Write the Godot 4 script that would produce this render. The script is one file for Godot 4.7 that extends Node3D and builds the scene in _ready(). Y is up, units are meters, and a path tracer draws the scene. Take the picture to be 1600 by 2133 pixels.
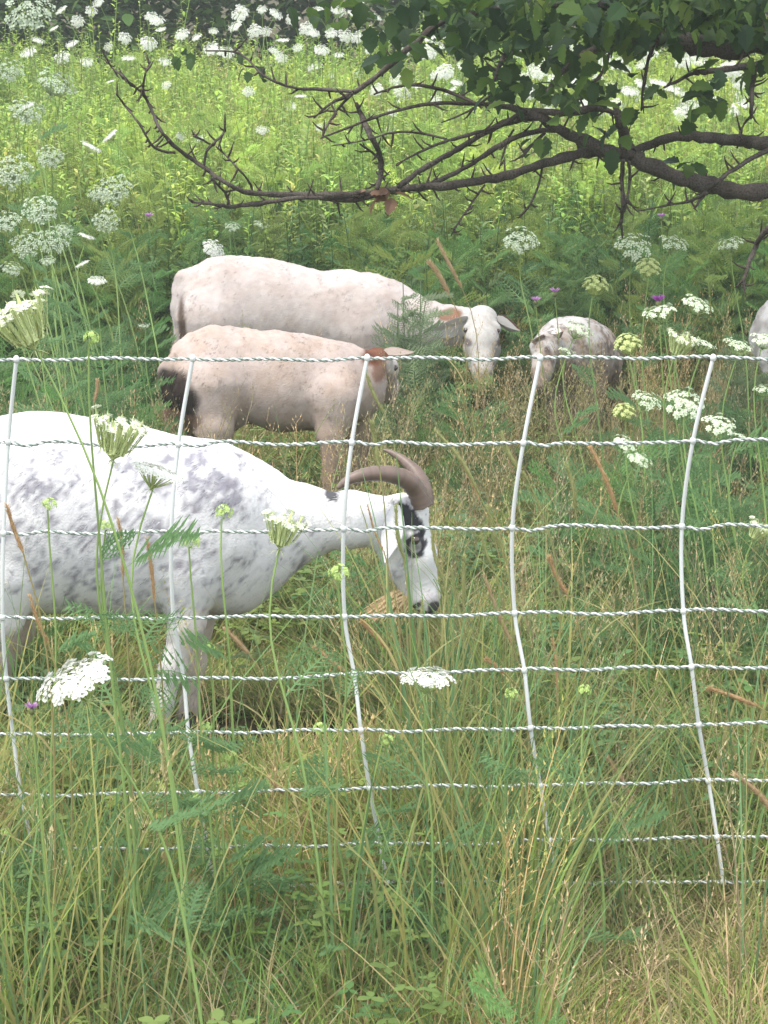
extends Node3D
# A goat and three sheep behind a netting fence in a tall summer meadow.

const F := 4720.0            # focal length in pixels of the 1600 x 2133 photograph
const EYE := Vector3(0, 1.643, 0)
const PITCH := 12.73
var cam_basis := Basis(Vector3.RIGHT, -deg_to_rad(PITCH))
var rng := RandomNumberGenerator.new()
var bump := FastNoiseLite.new()
var spots := FastNoiseLite.new()
var streaks := FastNoiseLite.new()
var M := {}
var names := {}


# ------------------------------------------------------------------ mesh building
class MB:
	var v := PackedVector3Array()
	var n := PackedVector3Array()
	var c := PackedColorArray()
	var i := PackedInt32Array()

	func tri(a: Vector3, b: Vector3, d: Vector3, col: Color) -> void:
		var nn := (d - a).cross(b - a).normalized()
		var k := v.size()
		v.append(a); v.append(b); v.append(d)
		for q in 3:
			n.append(nn); c.append(col); i.append(k + q)

	# a strip of pairs of points; smooth normals across the strip
	func strip(left: Array, right: Array, cols: Array) -> void:
		var k := v.size()
		var m := left.size()
		for q in m:
			var q0: int = maxi(q - 1, 0)
			var q1: int = mini(q + 1, m - 1)
			var along: Vector3 = (left[q1] + right[q1]) - (left[q0] + right[q0])
			var across: Vector3 = right[q1] - left[q1] + right[q0] - left[q0]
			var nn := across.cross(along).normalized()
			v.append(left[q]); v.append(right[q])
			n.append(nn); n.append(nn)
			c.append(cols[q]); c.append(cols[q])
		for q in m - 1:
			var a := k + q * 2
			for t in [[a, a + 2, a + 1], [a + 1, a + 2, a + 3]]:
				for e in t: i.append(e)

	func blade(base: Vector3, dir: Vector3, side: Vector3, droop: Vector3, length: float, width: float, segs: int, c0: Color, c1: Color) -> void:
		var l := []
		var r := []
		var cs := []
		for q in segs + 1:
			var t := float(q) / segs
			var p := base + dir * (length * t) + droop * (length * t * t)
			var w := width * 0.5 * (1.0 - pow(t, 2.2)) + 0.0002
			l.append(p - side * w); r.append(p + side * w); cs.append(c0.lerp(c1, t))
		strip(l, r, cs)

	func tube(pts: Array, rads: Array, sides: int, cols: Array, cap := true) -> void:
		var k := v.size()
		var m := pts.size()
		var ref := Vector3(0.13, 0.31, 0.94).normalized()
		for q in m:
			var d: Vector3 = (pts[mini(q + 1, m - 1)] - pts[maxi(q - 1, 0)]).normalized()
			var u := ref - d * ref.dot(d)
			if u.length() < 0.05:
				u = d.cross(Vector3(0.9, 0.2, 0.3))
			u = u.normalized()
			ref = u
			var w := d.cross(u)
			for s in sides:
				var a := TAU * s / sides
				var o := u * cos(a) + w * sin(a)
				v.append(pts[q] + o * rads[q]); n.append(o); c.append(cols[mini(q, cols.size() - 1)])
		for q in m - 1:
			for s in sides:
				var a := k + q * sides + s
				var b := k + q * sides + (s + 1) % sides
				for e in [a, a + sides, b, b, a + sides, b + sides]: i.append(e)
		if cap:
			for end in [0, m - 1]:
				var ctr := v.size()
				var d: Vector3 = (pts[1] - pts[0]).normalized() * -1.0 if end == 0 else (pts[m - 1] - pts[m - 2]).normalized()
				v.append(pts[end] + d * rads[end] * 0.4); n.append(d); c.append(cols[mini(end, cols.size() - 1)])
				for s in sides:
					var a: int = k + end * sides + s
					var b: int = k + end * sides + (s + 1) % sides
					if end == 0:
						for e in [ctr, a, b]: i.append(e)
					else:
						for e in [ctr, b, a]: i.append(e)

	func ball(p: Vector3, r: Vector3, rings: int, sides: int, col: Color, b := Basis()) -> void:
		var k := v.size()
		for q in rings + 1:
			var th := PI * q / rings
			for s in sides:
				var a := TAU * s / sides
				var o := Vector3(sin(th) * cos(a), cos(th), sin(th) * sin(a))
				v.append(p + b * (o * r)); n.append((b * (o / r)).normalized()); c.append(col)
		for q in rings:
			for s in sides:
				var a := k + q * sides + s
				var bb := k + q * sides + (s + 1) % sides
				for e in [a, a + sides, bb, bb, a + sides, bb + sides]: i.append(e)

	func add(o: MB, t: Transform3D, tint := Color.WHITE) -> void:
		var k := v.size()
		for q in o.v.size():
			v.append(t * o.v[q]); n.append((t.basis * o.n[q]).normalized()); c.append(o.c[q] * tint)
		for e in o.i: i.append(k + e)

	func mesh() -> ArrayMesh:
		var a := []
		a.resize(Mesh.ARRAY_MAX)
		a[Mesh.ARRAY_VERTEX] = v; a[Mesh.ARRAY_NORMAL] = n; a[Mesh.ARRAY_COLOR] = c; a[Mesh.ARRAY_INDEX] = i
		var m := ArrayMesh.new()
		m.add_surface_from_arrays(Mesh.PRIMITIVE_TRIANGLES, a)
		return m


# ------------------------------------------------------------------ objects
func numbered(called: String) -> String:
	var k: int = names.get(called, 0)
	names[called] = k + 1
	return called if k == 0 else "%s_%03d" % [called, k]

func thing(called: String, label: String, category: String, at: Vector3, group := "") -> Node3D:
	var o := Node3D.new()
	o.name = numbered(called)
	add_child(o, true)
	o.position = at
	o.set_meta("label", label); o.set_meta("category", category)
	if group: o.set_meta("group", group)
	return o

func part(called: String, m: Mesh, mat: Material, parent: Node, kind := "", label := "") -> MeshInstance3D:
	var o := MeshInstance3D.new()
	o.name = called
	o.mesh = m
	o.material_override = mat
	parent.add_child(o, true)
	if kind: o.set_meta("kind", kind)
	if label: o.set_meta("label", label)
	return o

func copies(called: String, m: Mesh, mat: Material, parent: Node, places: Array, tints: Array) -> void:
	if places.is_empty():
		return
	var mm := MultiMesh.new()
	mm.transform_format = MultiMesh.TRANSFORM_3D
	mm.use_colors = true
	mm.mesh = m
	mm.instance_count = places.size()
	for k in places.size():
		mm.set_instance_transform(k, places[k])
		mm.set_instance_color(k, tints[k])
	var o := MultiMeshInstance3D.new()
	o.name = called
	o.multimesh = mm
	o.material_override = mat
	o.set_meta("kind", "stuff")
	parent.add_child(o, true)

func stuff(called: String, label: String, category: String) -> Node3D:
	var o := thing(called, label, category, Vector3.ZERO)
	o.set_meta("kind", "stuff")
	return o


# ------------------------------------------------------------------ measuring
func P(px: float, py: float, zd: float) -> Vector3:      # where the sight line to a spot of the photograph reaches the distance zd
	var d := cam_basis * Vector3((px - 800.0) / F, (1066.5 - py) / F, -1.0)
	return EYE + d * (zd / -d.z)

func S(py: float, zd: float) -> float:                    # metres for one pixel there
	var d := cam_basis * Vector3(0, (1066.5 - py) / F, -1.0)
	return (zd / -d.z) / F

func ground(x: float, zd: float) -> float:
	var up := 0.0
	if zd > 8.5:
		up = 0.05 * (minf(zd, 45.0) - 8.5) * smoothstep(8.5, 11.0, zd)
	up -= 0.04 * smoothstep(4.5, 4.0, zd)
	return up + 0.02 * bump.get_noise_2d(x * 40.0, zd * 40.0)

func on_ground(x: float, zd: float) -> Vector3:
	return Vector3(x, ground(x, zd), -zd)

func rnd(a: float, b: float) -> float:
	return rng.randf_range(a, b)

func tint(spread: float) -> Color:
	var k := rnd(1.0 - spread, 1.0 + spread)
	return Color(k * rnd(0.9, 1.1), k, k * rnd(0.85, 1.15))


# ------------------------------------------------------------------ smooth bodies
# bone: [a, b, ra, rb, squash in z, blend]
var relief := 0.0

func field_mesh(bones: Array, cell: float, origin: Vector3, colour: Callable, out: MB) -> void:
	var lo := Vector3(1e9, 1e9, 1e9)
	var hi := -lo
	for b in bones:
		for e in 2:
			var r: float = b[2 + e] + 0.03
			lo = lo.min(b[e] - Vector3(r, r, r)); hi = hi.max(b[e] + Vector3(r, r, r))
	var nx := int((hi.x - lo.x) / cell) + 2
	var ny := int((hi.y - lo.y) / cell) + 2
	var nz := int((hi.z - lo.z) / cell) + 2
	var nxy := nx * ny
	var f := PackedFloat32Array()
	f.resize(nxy * nz)
	f.fill(0.2)
	for b in bones:
		var sq: float = b[4]
		var k: float = b[5]
		var a: Vector3 = b[0]
		var e: Vector3 = b[1]
		var ra: float = b[2]
		var rb: float = b[3]
		var reach := maxf(ra, rb) + k + cell * 2.5
		var l := ((a.min(e) - Vector3(reach, reach, reach) - lo) / cell).floor()
		var h := ((a.max(e) + Vector3(reach, reach, reach) - lo) / cell).ceil()
		a.z *= sq
		e.z *= sq
		var ba := e - a
		var bb := maxf(ba.dot(ba), 1e-9)
		for z in range(maxi(int(l.z), 0), mini(int(h.z) + 1, nz)):
			for y in range(maxi(int(l.y), 0), mini(int(h.y) + 1, ny)):
				var at := z * nxy + y * nx
				for x in range(maxi(int(l.x), 0), mini(int(h.x) + 1, nx)):
					var p := Vector3(lo.x + x * cell, lo.y + y * cell, (lo.z + z * cell) * sq) - a
					var t := clampf(p.dot(ba) / bb, 0.0, 1.0)
					var d := (p - ba * t).length() - lerpf(ra, rb, t)
					var o := f[at + x]
					var w := k - absf(d - o)
					f[at + x] = minf(d, o) - (w * w * 0.25 / k if w > 0.0 else 0.0)
	var which := PackedInt32Array()
	which.resize(nxy * nz)
	which.fill(-1)
	for z in nz - 1:
		for y in ny - 1:
			for x in nx - 1:
				var q := z * nxy + y * nx + x
				var v0 := f[q]
				if v0 > 0.19:
					continue
				var v1 := f[q + 1]
				var v2 := f[q + nx]
				var v3 := f[q + nx + 1]
				var v4 := f[q + nxy]
				var v5 := f[q + nxy + 1]
				var v6 := f[q + nxy + nx]
				var v7 := f[q + nxy + nx + 1]
				var inside := int(v0 < 0) + int(v1 < 0) + int(v2 < 0) + int(v3 < 0) + int(v4 < 0) + int(v5 < 0) + int(v6 < 0) + int(v7 < 0)
				if inside == 0 or inside == 8:
					continue
				var sum := Vector3.ZERO
				var cnt := 0
				for pr in [[v0, v1, 0, 0, 0, 0], [v2, v3, 0, 1, 0, 0], [v4, v5, 0, 0, 1, 0], [v6, v7, 0, 1, 1, 0], [v0, v2, 0, 0, 0, 1], [v1, v3, 1, 0, 0, 1], [v4, v6, 0, 0, 1, 1], [v5, v7, 1, 0, 1, 1], [v0, v4, 0, 0, 0, 2], [v1, v5, 1, 0, 0, 2], [v2, v6, 0, 1, 0, 2], [v3, v7, 1, 1, 0, 2]]:
					if (pr[0] < 0) != (pr[1] < 0):
						var t: float = pr[0] / (pr[0] - pr[1])
						var s := Vector3(pr[2], pr[3], pr[4])
						s[pr[5]] += t
						sum += s
						cnt += 1
				var p := lo + (Vector3(x, y, z) + sum / cnt) * cell
				var g := Vector3(v1 + v3 + v5 + v7 - v0 - v2 - v4 - v6, v2 + v3 + v6 + v7 - v0 - v1 - v4 - v5, v4 + v5 + v6 + v7 - v0 - v1 - v2 - v3).normalized()
				var coarse := spots.get_noise_3d(p.x * 9.0, p.y * 9.0, p.z * 9.0 + 40.0)
				var fold := spots.get_noise_3d(p.x * 34.0, p.y * 20.0, p.z * 30.0)
				p += g * relief * (coarse + 0.4 * fold)
				which[q] = out.v.size()
				out.v.append(p - origin)
				out.n.append(g)
				out.c.append(colour.call(p, g))
	for z in range(1, nz - 1):
		for y in range(1, ny - 1):
			for x in range(1, nx - 1):
				var q := z * nxy + y * nx + x
				if which[q] < 0:
					continue
				var s0 := f[q] < 0
				if s0 != (f[q + 1] < 0):
					quad(out, which[q], which[q - nx], which[q - nx - nxy], which[q - nxy])
				if s0 != (f[q + nx] < 0):
					quad(out, which[q], which[q - 1], which[q - 1 - nxy], which[q - nxy])
				if s0 != (f[q + nxy] < 0):
					quad(out, which[q], which[q - 1], which[q - 1 - nx], which[q - nx])

func quad(o: MB, a: int, b: int, c: int, d: int) -> void:
	if a < 0 or b < 0 or c < 0 or d < 0:
		return
	var nn := (o.v[c] - o.v[a]).cross(o.v[b] - o.v[a])
	if nn.dot(o.n[a] + o.n[c]) < 0:
		var t := b
		b = d
		d = t
	for e in [a, b, c, a, c, d]: o.i.append(e)

func hairs(parent: Node3D, o: MB, count: int, length: float, width: float, flow: Vector3, colour: Callable, mat_: Material, skip_muzzle := false) -> void:
	var h := MB.new()
	h.blade(Vector3.ZERO, Vector3(0, 0.0, 1), Vector3(1, 0, 0), Vector3(0, 0.03, 0), 1.0, 1.0, 2, Color.WHITE, Color.WHITE)
	var m := h.mesh()
	var ts := []
	var cs := []
	var nt := o.i.size() / 3
	for k in count:
		var t := rng.randi_range(0, nt - 1) * 3
		var a := rng.randf()
		var b := rng.randf()
		if a + b > 1.0:
			a = 1.0 - a
			b = 1.0 - b
		var i0 := o.i[t]
		var i1 := o.i[t + 1]
		var i2 := o.i[t + 2]
		var p := o.v[i0] * (1.0 - a - b) + o.v[i1] * a + o.v[i2] * b
		var n := o.n[i0]
		if skip_muzzle and near_spot(p + parent.position, 890, 1250, 30, 24) < 1.0:
			continue
		var d := flow + Vector3(rnd(-0.35, 0.35), rnd(-0.35, 0.35), rnd(-0.35, 0.35))
		d = (d - n * d.dot(n)).normalized() + n * rnd(0.03, 0.13)
		d = d.normalized()
		var x := n.cross(d).normalized()
		var y := d.cross(x)
		var l := length * rnd(0.6, 1.3)
		ts.append(Transform3D(Basis(x * width * rnd(0.7, 1.3), y * l, d * l), p - n * 0.002))
		var c: Color = colour.call(p + parent.position, n)
		var s := rnd(0.84, 1.08) * (1.0 + 0.22 * streaks.get_noise_3d(p.x * 26.0, p.y * 16.0, p.z * 26.0))
		cs.append(Color(c.r * s, c.g * s, c.b * s))
	copies("coat_hair", m, mat_, parent, ts, cs)


func noise_tex(freq: float, seed_: int, octaves := 4, normal := false, strength := 4.0) -> NoiseTexture2D:
	var t := NoiseTexture2D.new()
	var f := FastNoiseLite.new()
	f.seed = seed_
	f.frequency = freq
	f.fractal_octaves = octaves
	t.noise = f
	t.width = 512
	t.height = 512
	t.seamless = true
	t.as_normal_map = normal
	t.bump_strength = strength
	return t

func mat(rough: float, back := 0.0, spec := 0.5) -> StandardMaterial3D:
	var m := StandardMaterial3D.new()
	m.vertex_color_use_as_albedo = true
	m.roughness = rough
	m.metallic_specular = spec
	if back > 0.0:
		m.backlight_enabled = true
		m.backlight = Color(back, back, back).linear_to_srgb()
	return m

func _ready() -> void:
	rng.seed = 20240711
	bump.seed = 3
	bump.frequency = 0.05
	spots.seed = 11
	spots.frequency = 1.0
	spots.fractal_octaves = 2
	streaks.seed = 5
	streaks.frequency = 1.0
	streaks.fractal_octaves = 2
	camera_and_light()
	materials()
	ground_sheet()
	hedge()
	meadow()
	oak()
	fence()
	goat()
	standing_sheep()
	tan_sheep()
	hidden_sheep()
	border_sheep()
	wild_carrots()
	grass_heads()
	knapweeds()


func camera_and_light() -> void:
	var cam := Camera3D.new()
	cam.name = "camera"
	cam.fov = rad_to_deg(2.0 * atan(1066.5 / F))
	cam.near = 0.05
	cam.far = 400.0
	cam.transform = Transform3D(cam_basis, EYE)
	add_child(cam)
	cam.current = true
	var sky := ProceduralSkyMaterial.new()
	sky.sky_top_color = Color(0.86, 0.89, 0.94)
	sky.sky_horizon_color = Color(0.95, 0.955, 0.96)
	sky.sky_curve = 0.2
	sky.ground_bottom_color = Color(0.25, 0.29, 0.2)
	sky.ground_horizon_color = Color(0.55, 0.6, 0.5)
	sky.sun_angle_max = 40.0
	var env := Environment.new()
	env.background_mode = Environment.BG_SKY
	env.sky = Sky.new()
	env.sky.sky_material = sky
	env.tonemap_mode = Environment.TONE_MAPPER_LINEAR
	env.tonemap_exposure = 2.95
	env.fog_enabled = true
	env.fog_density = 0.0032
	env.fog_light_color = Color(0.93, 0.96, 0.94)
	env.sdfgi_enabled = true
	env.ssao_enabled = true
	env.ssil_enabled = true
	var we := WorldEnvironment.new()
	we.name = "world_environment"
	we.environment = env
	add_child(we)
	var sun := DirectionalLight3D.new()
	sun.name = "sun"
	sun.light_energy = 0.5
	sun.light_angular_distance = 12.0
	sun.light_color = Color(1.0, 0.97, 0.92)
	sun.shadow_enabled = true
	add_child(sun)
	sun.look_at_from_position(Vector3(-1.6, 5, 1.5), Vector3.ZERO)


func materials() -> void:
	M.leaf = mat(0.6, 0.9, 0.3)
	M.grass = mat(0.65, 0.9, 0.3)
	M.straw = mat(0.8, 0.7, 0.3)
	M.petal = mat(0.7, 0.35, 0.3)
	M.stem = mat(0.6, 0.2, 0.4)
	M.coat = mat(0.9, 0.0, 0.2)
	M.coat.normal_enabled = true
	M.coat.normal_texture = noise_tex(0.05, 31, 5, true, 7.0)
	M.coat.normal_scale = 0.3
	M.coat.uv1_triplanar = true
	M.coat.uv1_scale = Vector3(5, 5, 5)
	M.hair = mat(0.8, 0.3, 0.25)
	M.horn = mat(0.5, 0.0, 0.5)
	M.horn.heightmap_enabled = false
	M.eye = mat(0.12, 0.0, 0.6)
	M.wire = mat(0.35, 0.0, 0.5)
	M.bark = mat(0.9, 0.0, 0.2)
	M.bark.normal_enabled = true
	M.bark.normal_texture = noise_tex(0.03, 4, 5, true, 9.0)
	M.bark.uv1_triplanar = true
	M.bark.uv1_scale = Vector3(6, 6, 6)
	M.bark.albedo_texture = noise_tex(0.045, 17, 5)
	var bg := Gradient.new()
	bg.offsets = PackedFloat32Array([0.0, 0.35, 0.55, 0.72, 1.0])
	bg.colors = PackedColorArray([Color(0.45, 0.45, 0.45), Color(0.75, 0.74, 0.72), Color(1, 1, 1), Color(1, 1, 0.98), Color(1, 1, 0.95)])
	M.bark.albedo_texture.color_ramp = bg
	M.soil = StandardMaterial3D.new()
	M.soil.albedo_texture = noise_tex(0.02, 9, 5)
	var g := Gradient.new()
	g.offsets = PackedFloat32Array([0.0, 0.4, 0.62, 1.0])
	g.colors = PackedColorArray([Color(0.13, 0.11, 0.075), Color(0.20, 0.175, 0.11), Color(0.27, 0.25, 0.15), Color(0.44, 0.38, 0.25)])
	M.soil.albedo_texture.color_ramp = g
	M.soil.uv1_triplanar = true
	M.soil.uv1_world_triplanar = true
	M.soil.uv1_scale = Vector3(0.9, 0.9, 0.9)
	M.soil.roughness = 1.0
	M.soil.metallic_specular = 0.2


func ground_sheet() -> void:
	var o := MB.new()
	var zs := []
	var z := -4.0
	while z < 160.0:
		zs.append(z)
		z += 0.12 if z < 12.0 else 0.12 + (z - 12.0) * 0.12
	var xs := []
	for k in range(-40, 41):
		xs.append(signf(k) * pow(absf(k) / 40.0, 2.2) * 80.0)
	for zz in zs:
		for x in xs:
			o.v.append(on_ground(x, zz)); o.n.append(Vector3.UP); o.c.append(Color.WHITE)
	var w := xs.size()
	for a in zs.size() - 1:
		for b in w - 1:
			var q := a * w + b
			for e in [q, q + w, q + 1, q + 1, q + w, q + w + 1]: o.i.append(e)
	var g := part("ground", o.mesh(), M.soil, self, "structure", "meadow soil with dry litter rising gently behind the sheep")
	g.set_meta("category", "ground")


# ------------------------------------------------------------------ plants of the meadow
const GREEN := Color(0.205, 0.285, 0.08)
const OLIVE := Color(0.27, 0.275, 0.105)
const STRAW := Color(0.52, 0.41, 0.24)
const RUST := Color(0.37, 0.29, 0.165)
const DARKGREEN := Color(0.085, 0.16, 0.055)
const LIME := Color(0.42, 0.56, 0.14)  # lifted green that carries the sunlight of the far slope
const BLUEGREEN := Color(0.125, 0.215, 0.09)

func grass_tuft(count: int, height: float, width: float, spread: float, lean: float, palette: Array) -> Mesh:
	var o := MB.new()
	for k in count:
		var a := rnd(0, TAU)
		var out_ := Vector3(cos(a), 0, sin(a))
		var base := out_ * spread * sqrt(rng.randf())
		var l := height * rnd(0.55, 1.1)
		var dir := (Vector3.UP + out_ * rnd(0, lean)).normalized()
		var side := dir.cross(out_.rotated(Vector3.UP, rnd(-0.9, 0.9))).normalized()
		var c: Color = palette[rng.randi() % palette.size()]
		var s := rnd(0.8, 1.2)
		c = Color(c.r * s, c.g * s, c.b * s)
		o.blade(base, dir, side, out_ * rnd(0.05, 0.55) + Vector3.DOWN * rnd(0, 0.3), l, width * rnd(0.7, 1.3), 5, c * 0.9, c * 1.1)
	return o.mesh()

# a hay stem with a loose airy head
func hay_stem(height: float, col: Color, head: Color) -> Mesh:
	var o := MB.new()
	for k in 3:
		var a := rnd(0, TAU)
		var out_ := Vector3(cos(a), 0, sin(a))
		var h := height * rnd(0.75, 1.1)
		var lean := rnd(0.05, 0.35)
		var pts := []
		for q in 6:
			var t := q / 5.0
			pts.append(out_ * (0.03 + lean * h * t * t) + Vector3.UP * h * t * (1.0 - 0.08 * t))
		o.tube(pts, [0.0016, 0.0015, 0.0014, 0.0012, 0.001, 0.0006], 3, [col], false)
		for q in 34:
			var t := rnd(0.62, 1.0)
			var p: Vector3 = pts[3].lerp(pts[5], (t - 0.6) / 0.4)
			var b := rnd(0, TAU)
			var reach := 0.055 * (1.15 - t) / 0.5 * rnd(0.4, 1.0)
			var e := Vector3(cos(b) * reach, rnd(0.0, 0.05), sin(b) * reach)
			o.blade(p + e, (e + Vector3.UP * 0.02).normalized(), Vector3(cos(b + 1.5), 0, sin(b + 1.5)), Vector3.DOWN * 0.2, rnd(0.008, 0.014), 0.0032, 1, head, head)
			if q % 2 == 0:
				o.blade(p, e.normalized(), Vector3(cos(b + 1.5), 0, sin(b + 1.5)), Vector3.ZERO, e.length(), 0.0009, 1, head, head)
	return o.mesh()

# finely cut leaves of wild carrot and yarrow
func fern_leaf(o: MB, base: Vector3, dir: Vector3, length: float, col: Color) -> void:
	var side := dir.cross(Vector3(rnd(-0.3, 0.3), 1, rnd(-0.3, 0.3))).normalized()
	var up := side.cross(dir).normalized()
	var n := 9
	var droop := Vector3.DOWN * rnd(0.1, 0.4)
	o.blade(base, dir, side, droop, length, 0.004, 4, col, col)
	for q in range(1, n):
		var t := float(q) / n
		var p := base + dir * length * t + droop * length * t * t
		var l := length * 0.42 * sin(PI * (0.2 + 0.78 * t))
		for s in [-1, 1]:
			var d2: Vector3 = (side * s + dir * 0.65 + up * rnd(-0.15, 0.25)).normalized()
			o.blade(p, d2, dir, Vector3.DOWN * 0.15, l, 0.0035, 1, col, col)
			for u in 3:
				var tt := 0.35 + 0.28 * u
				for s2 in [-1, 1]:
					o.blade(p + d2 * l * tt, (d2 * 0.7 + (dir + up * 0.3) * s2).normalized(), up, Vector3.ZERO, l * 0.34, 0.0042, 1, col * 1.1, col * 1.1)

func fern_plant(height: float, col: Color, leaves: int) -> Mesh:
	var o := MB.new()
	var lean := Vector3(rnd(-0.12, 0.12), 0, rnd(-0.12, 0.12))
	if height > 0.35:
		o.tube([Vector3.ZERO, lean * height * 0.4 + Vector3.UP * height * 0.5, lean * height + Vector3.UP * height], [0.003, 0.0025, 0.0015], 4, [col], false)
	for k in leaves:
		var t := (k + 0.5) / leaves
		var a := k * 2.4 + rnd(-0.4, 0.4)
		var d := Vector3(cos(a), rnd(0.5, 1.3), sin(a)).normalized()
		var s := rnd(0.85, 1.15)
		fern_leaf(o, lean * height * t + Vector3.UP * height * t * 0.92, d, rnd(0.14, 0.24) * (1.15 - 0.6 * t), Color(col.r * s, col.g * s, col.b * s))
	return o.mesh()

# an upright leafy weed stalk, goldenrod or the like
func leafy_stalk(height: float, leaves: int, leaf: float, col: Color) -> Mesh:
	var o := MB.new()
	var lean := Vector3(rnd(-0.15, 0.15), 0, rnd(-0.15, 0.15))
	o.tube([Vector3.ZERO, lean * height * 0.4 + Vector3.UP * height * 0.5, lean * height + Vector3.UP * height], [0.004, 0.0035, 0.0015], 4, [col * 0.8], false)
	for k in leaves:
		var t := 0.12 + 0.88 * (k + 0.5) / leaves
		var a := k * 2.4 + rnd(-0.5, 0.5)
		var out_ := Vector3(cos(a), 0, sin(a))
		var s := rnd(0.8, 1.2)
		var d := (out_ + Vector3.UP * rnd(0.25, 1.1)).normalized()
		var c := Color(col.r * s, col.g * s, col.b * s * 0.9)
		var l := leaf * rnd(0.7, 1.15) * (1.25 - 0.7 * t)
		var base := lean * height * t * t + Vector3.UP * height * t
		var side := d.cross(Vector3.UP).normalized()
		var lft := []
		var rgt := []
		var cs := []
		for q in 4:
			var u := q / 3.0
			var p: Vector3 = base + d * l * u + Vector3.DOWN * l * 0.35 * u * u
			var w: float = [0.02, 0.13, 0.10, 0.0][q] * l + 0.0003
			lft.append(p - side * w); rgt.append(p + side * w); cs.append(c)
		o.strip(lft, rgt, cs)
	return o.mesh()

# low leafy cover: clover-like leaflets on short stems
func low_herb(height: float, stems: int, leaf: float, col: Color) -> Mesh:
	var o := MB.new()
	for k in stems:
		var a := rnd(0, TAU)
		var out_ := Vector3(cos(a), 0, sin(a))
		var tip := out_ * rnd(0.02, 0.11) + Vector3.UP * height * rnd(0.4, 1.0)
		o.blade(out_ * 0.01, (tip).normalized(), out_.cross(Vector3.UP), Vector3.ZERO, tip.length(), 0.002, 2, col * 0.8, col * 0.8)
		var s := rnd(0.75, 1.2)
		var c := Color(col.r * s, col.g * s, col.b * s)
		for q in 3:
			var b := a + q * TAU / 3.0 + rnd(-0.3, 0.3)
			var d := Vector3(cos(b), rnd(-0.1, 0.5), sin(b)).normalized()
			var side := d.cross(Vector3.UP).normalized()
			var l := leaf * rnd(0.7, 1.2)
			var lft := []
			var rgt := []
			var cs := []
			for e in 4:
				var u := e / 3.0
				var w: float = [0.04, 0.36, 0.38, 0.06][e] * l * 0.8
				var p := tip + d * l * u + Vector3.DOWN * l * 0.2 * u * u
				lft.append(p - side * w); rgt.append(p + side * w); cs.append(c)
			o.strip(lft, rgt, cs)
	return o.mesh()

# places `n` copies of each of the meshes between z0 and z1; rule(x, zd) gives the chance, 0..1
func sow(root: Node3D, called: String, meshes: Array, m: Material, n: int, z0: float, z1: float, side: float, rule: Callable, s0: float, s1: float, spread := 0.2) -> void:
	var ts := []
	var cs := []
	for k in meshes.size():
		ts.append([]); cs.append([])
	for k in n:
		var zd := sqrt(rnd(z0 * z0, z1 * z1))
		var half := 0.17 * zd + side
		var x := rnd(-half, half)
		var w: float = rule.call(x, zd)
		if rng.randf() > w:
			continue
		var s := rnd(s0, s1)
		var b := Basis(Vector3.UP, rnd(0, TAU)) * Basis(Vector3.RIGHT, rnd(-0.12, 0.12))
		var v := rng.randi() % meshes.size()
		ts[v].append(Transform3D(b.scaled(Vector3(s, s, s)), on_ground(x, zd) - Vector3(0, 0.01, 0)))
		var lush := patch(x, zd, 0.9, 33.0)
		cs[v].append(tint(spread) * Color(0.78, 0.86, 0.85).lerp(Color(1.2, 1.12, 1.05), lush))
	for v in meshes.size():
		copies(called, meshes[v], m, root, ts[v], cs[v])

func u_of(x: float, zd: float) -> float:      # -1 .. 1 across the view at that distance
	return x / (0.17 * zd)

func patch(x: float, zd: float, scale_: float, seed_: float) -> float:
	return clampf(0.5 + 1.1 * spots.get_noise_3d(x * scale_, zd * scale_, seed_), 0.0, 1.0)

func trampled(x: float, zd: float) -> float:       # grazed low round the goat's legs
	var u := u_of(x, zd)
	if zd > 4.1 and zd < 5.5 and u > -0.72 and u < -0.1:
		return 0.12
	if zd > 3.6 and zd <= 4.1 and u > -0.66 and u < -0.3:
		return 0.4
	return 1.0

func near_animal(x: float, zd: float) -> float:   # 0 where an animal stands, so that nothing grows through it
	for a in [[-0.42, 4.92, 0.62, 0.17], [0.02, 4.86, 0.16, 0.1], [-0.36, 7.1, 0.42, 0.2], [-0.3, 8.35, 0.52, 0.24], [0.3, 8.1, 0.25, 0.16], [0.68, 8.2, 0.2, 0.45], [1.55, 7.7, 0.45, 0.24]]:
		var dx: float = (x - a[0]) / a[2]
		var dz: float = (zd - a[1]) / a[3]
		if dx * dx + dz * dz < 1.0:
			return 0.0
	return 1.0

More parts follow.
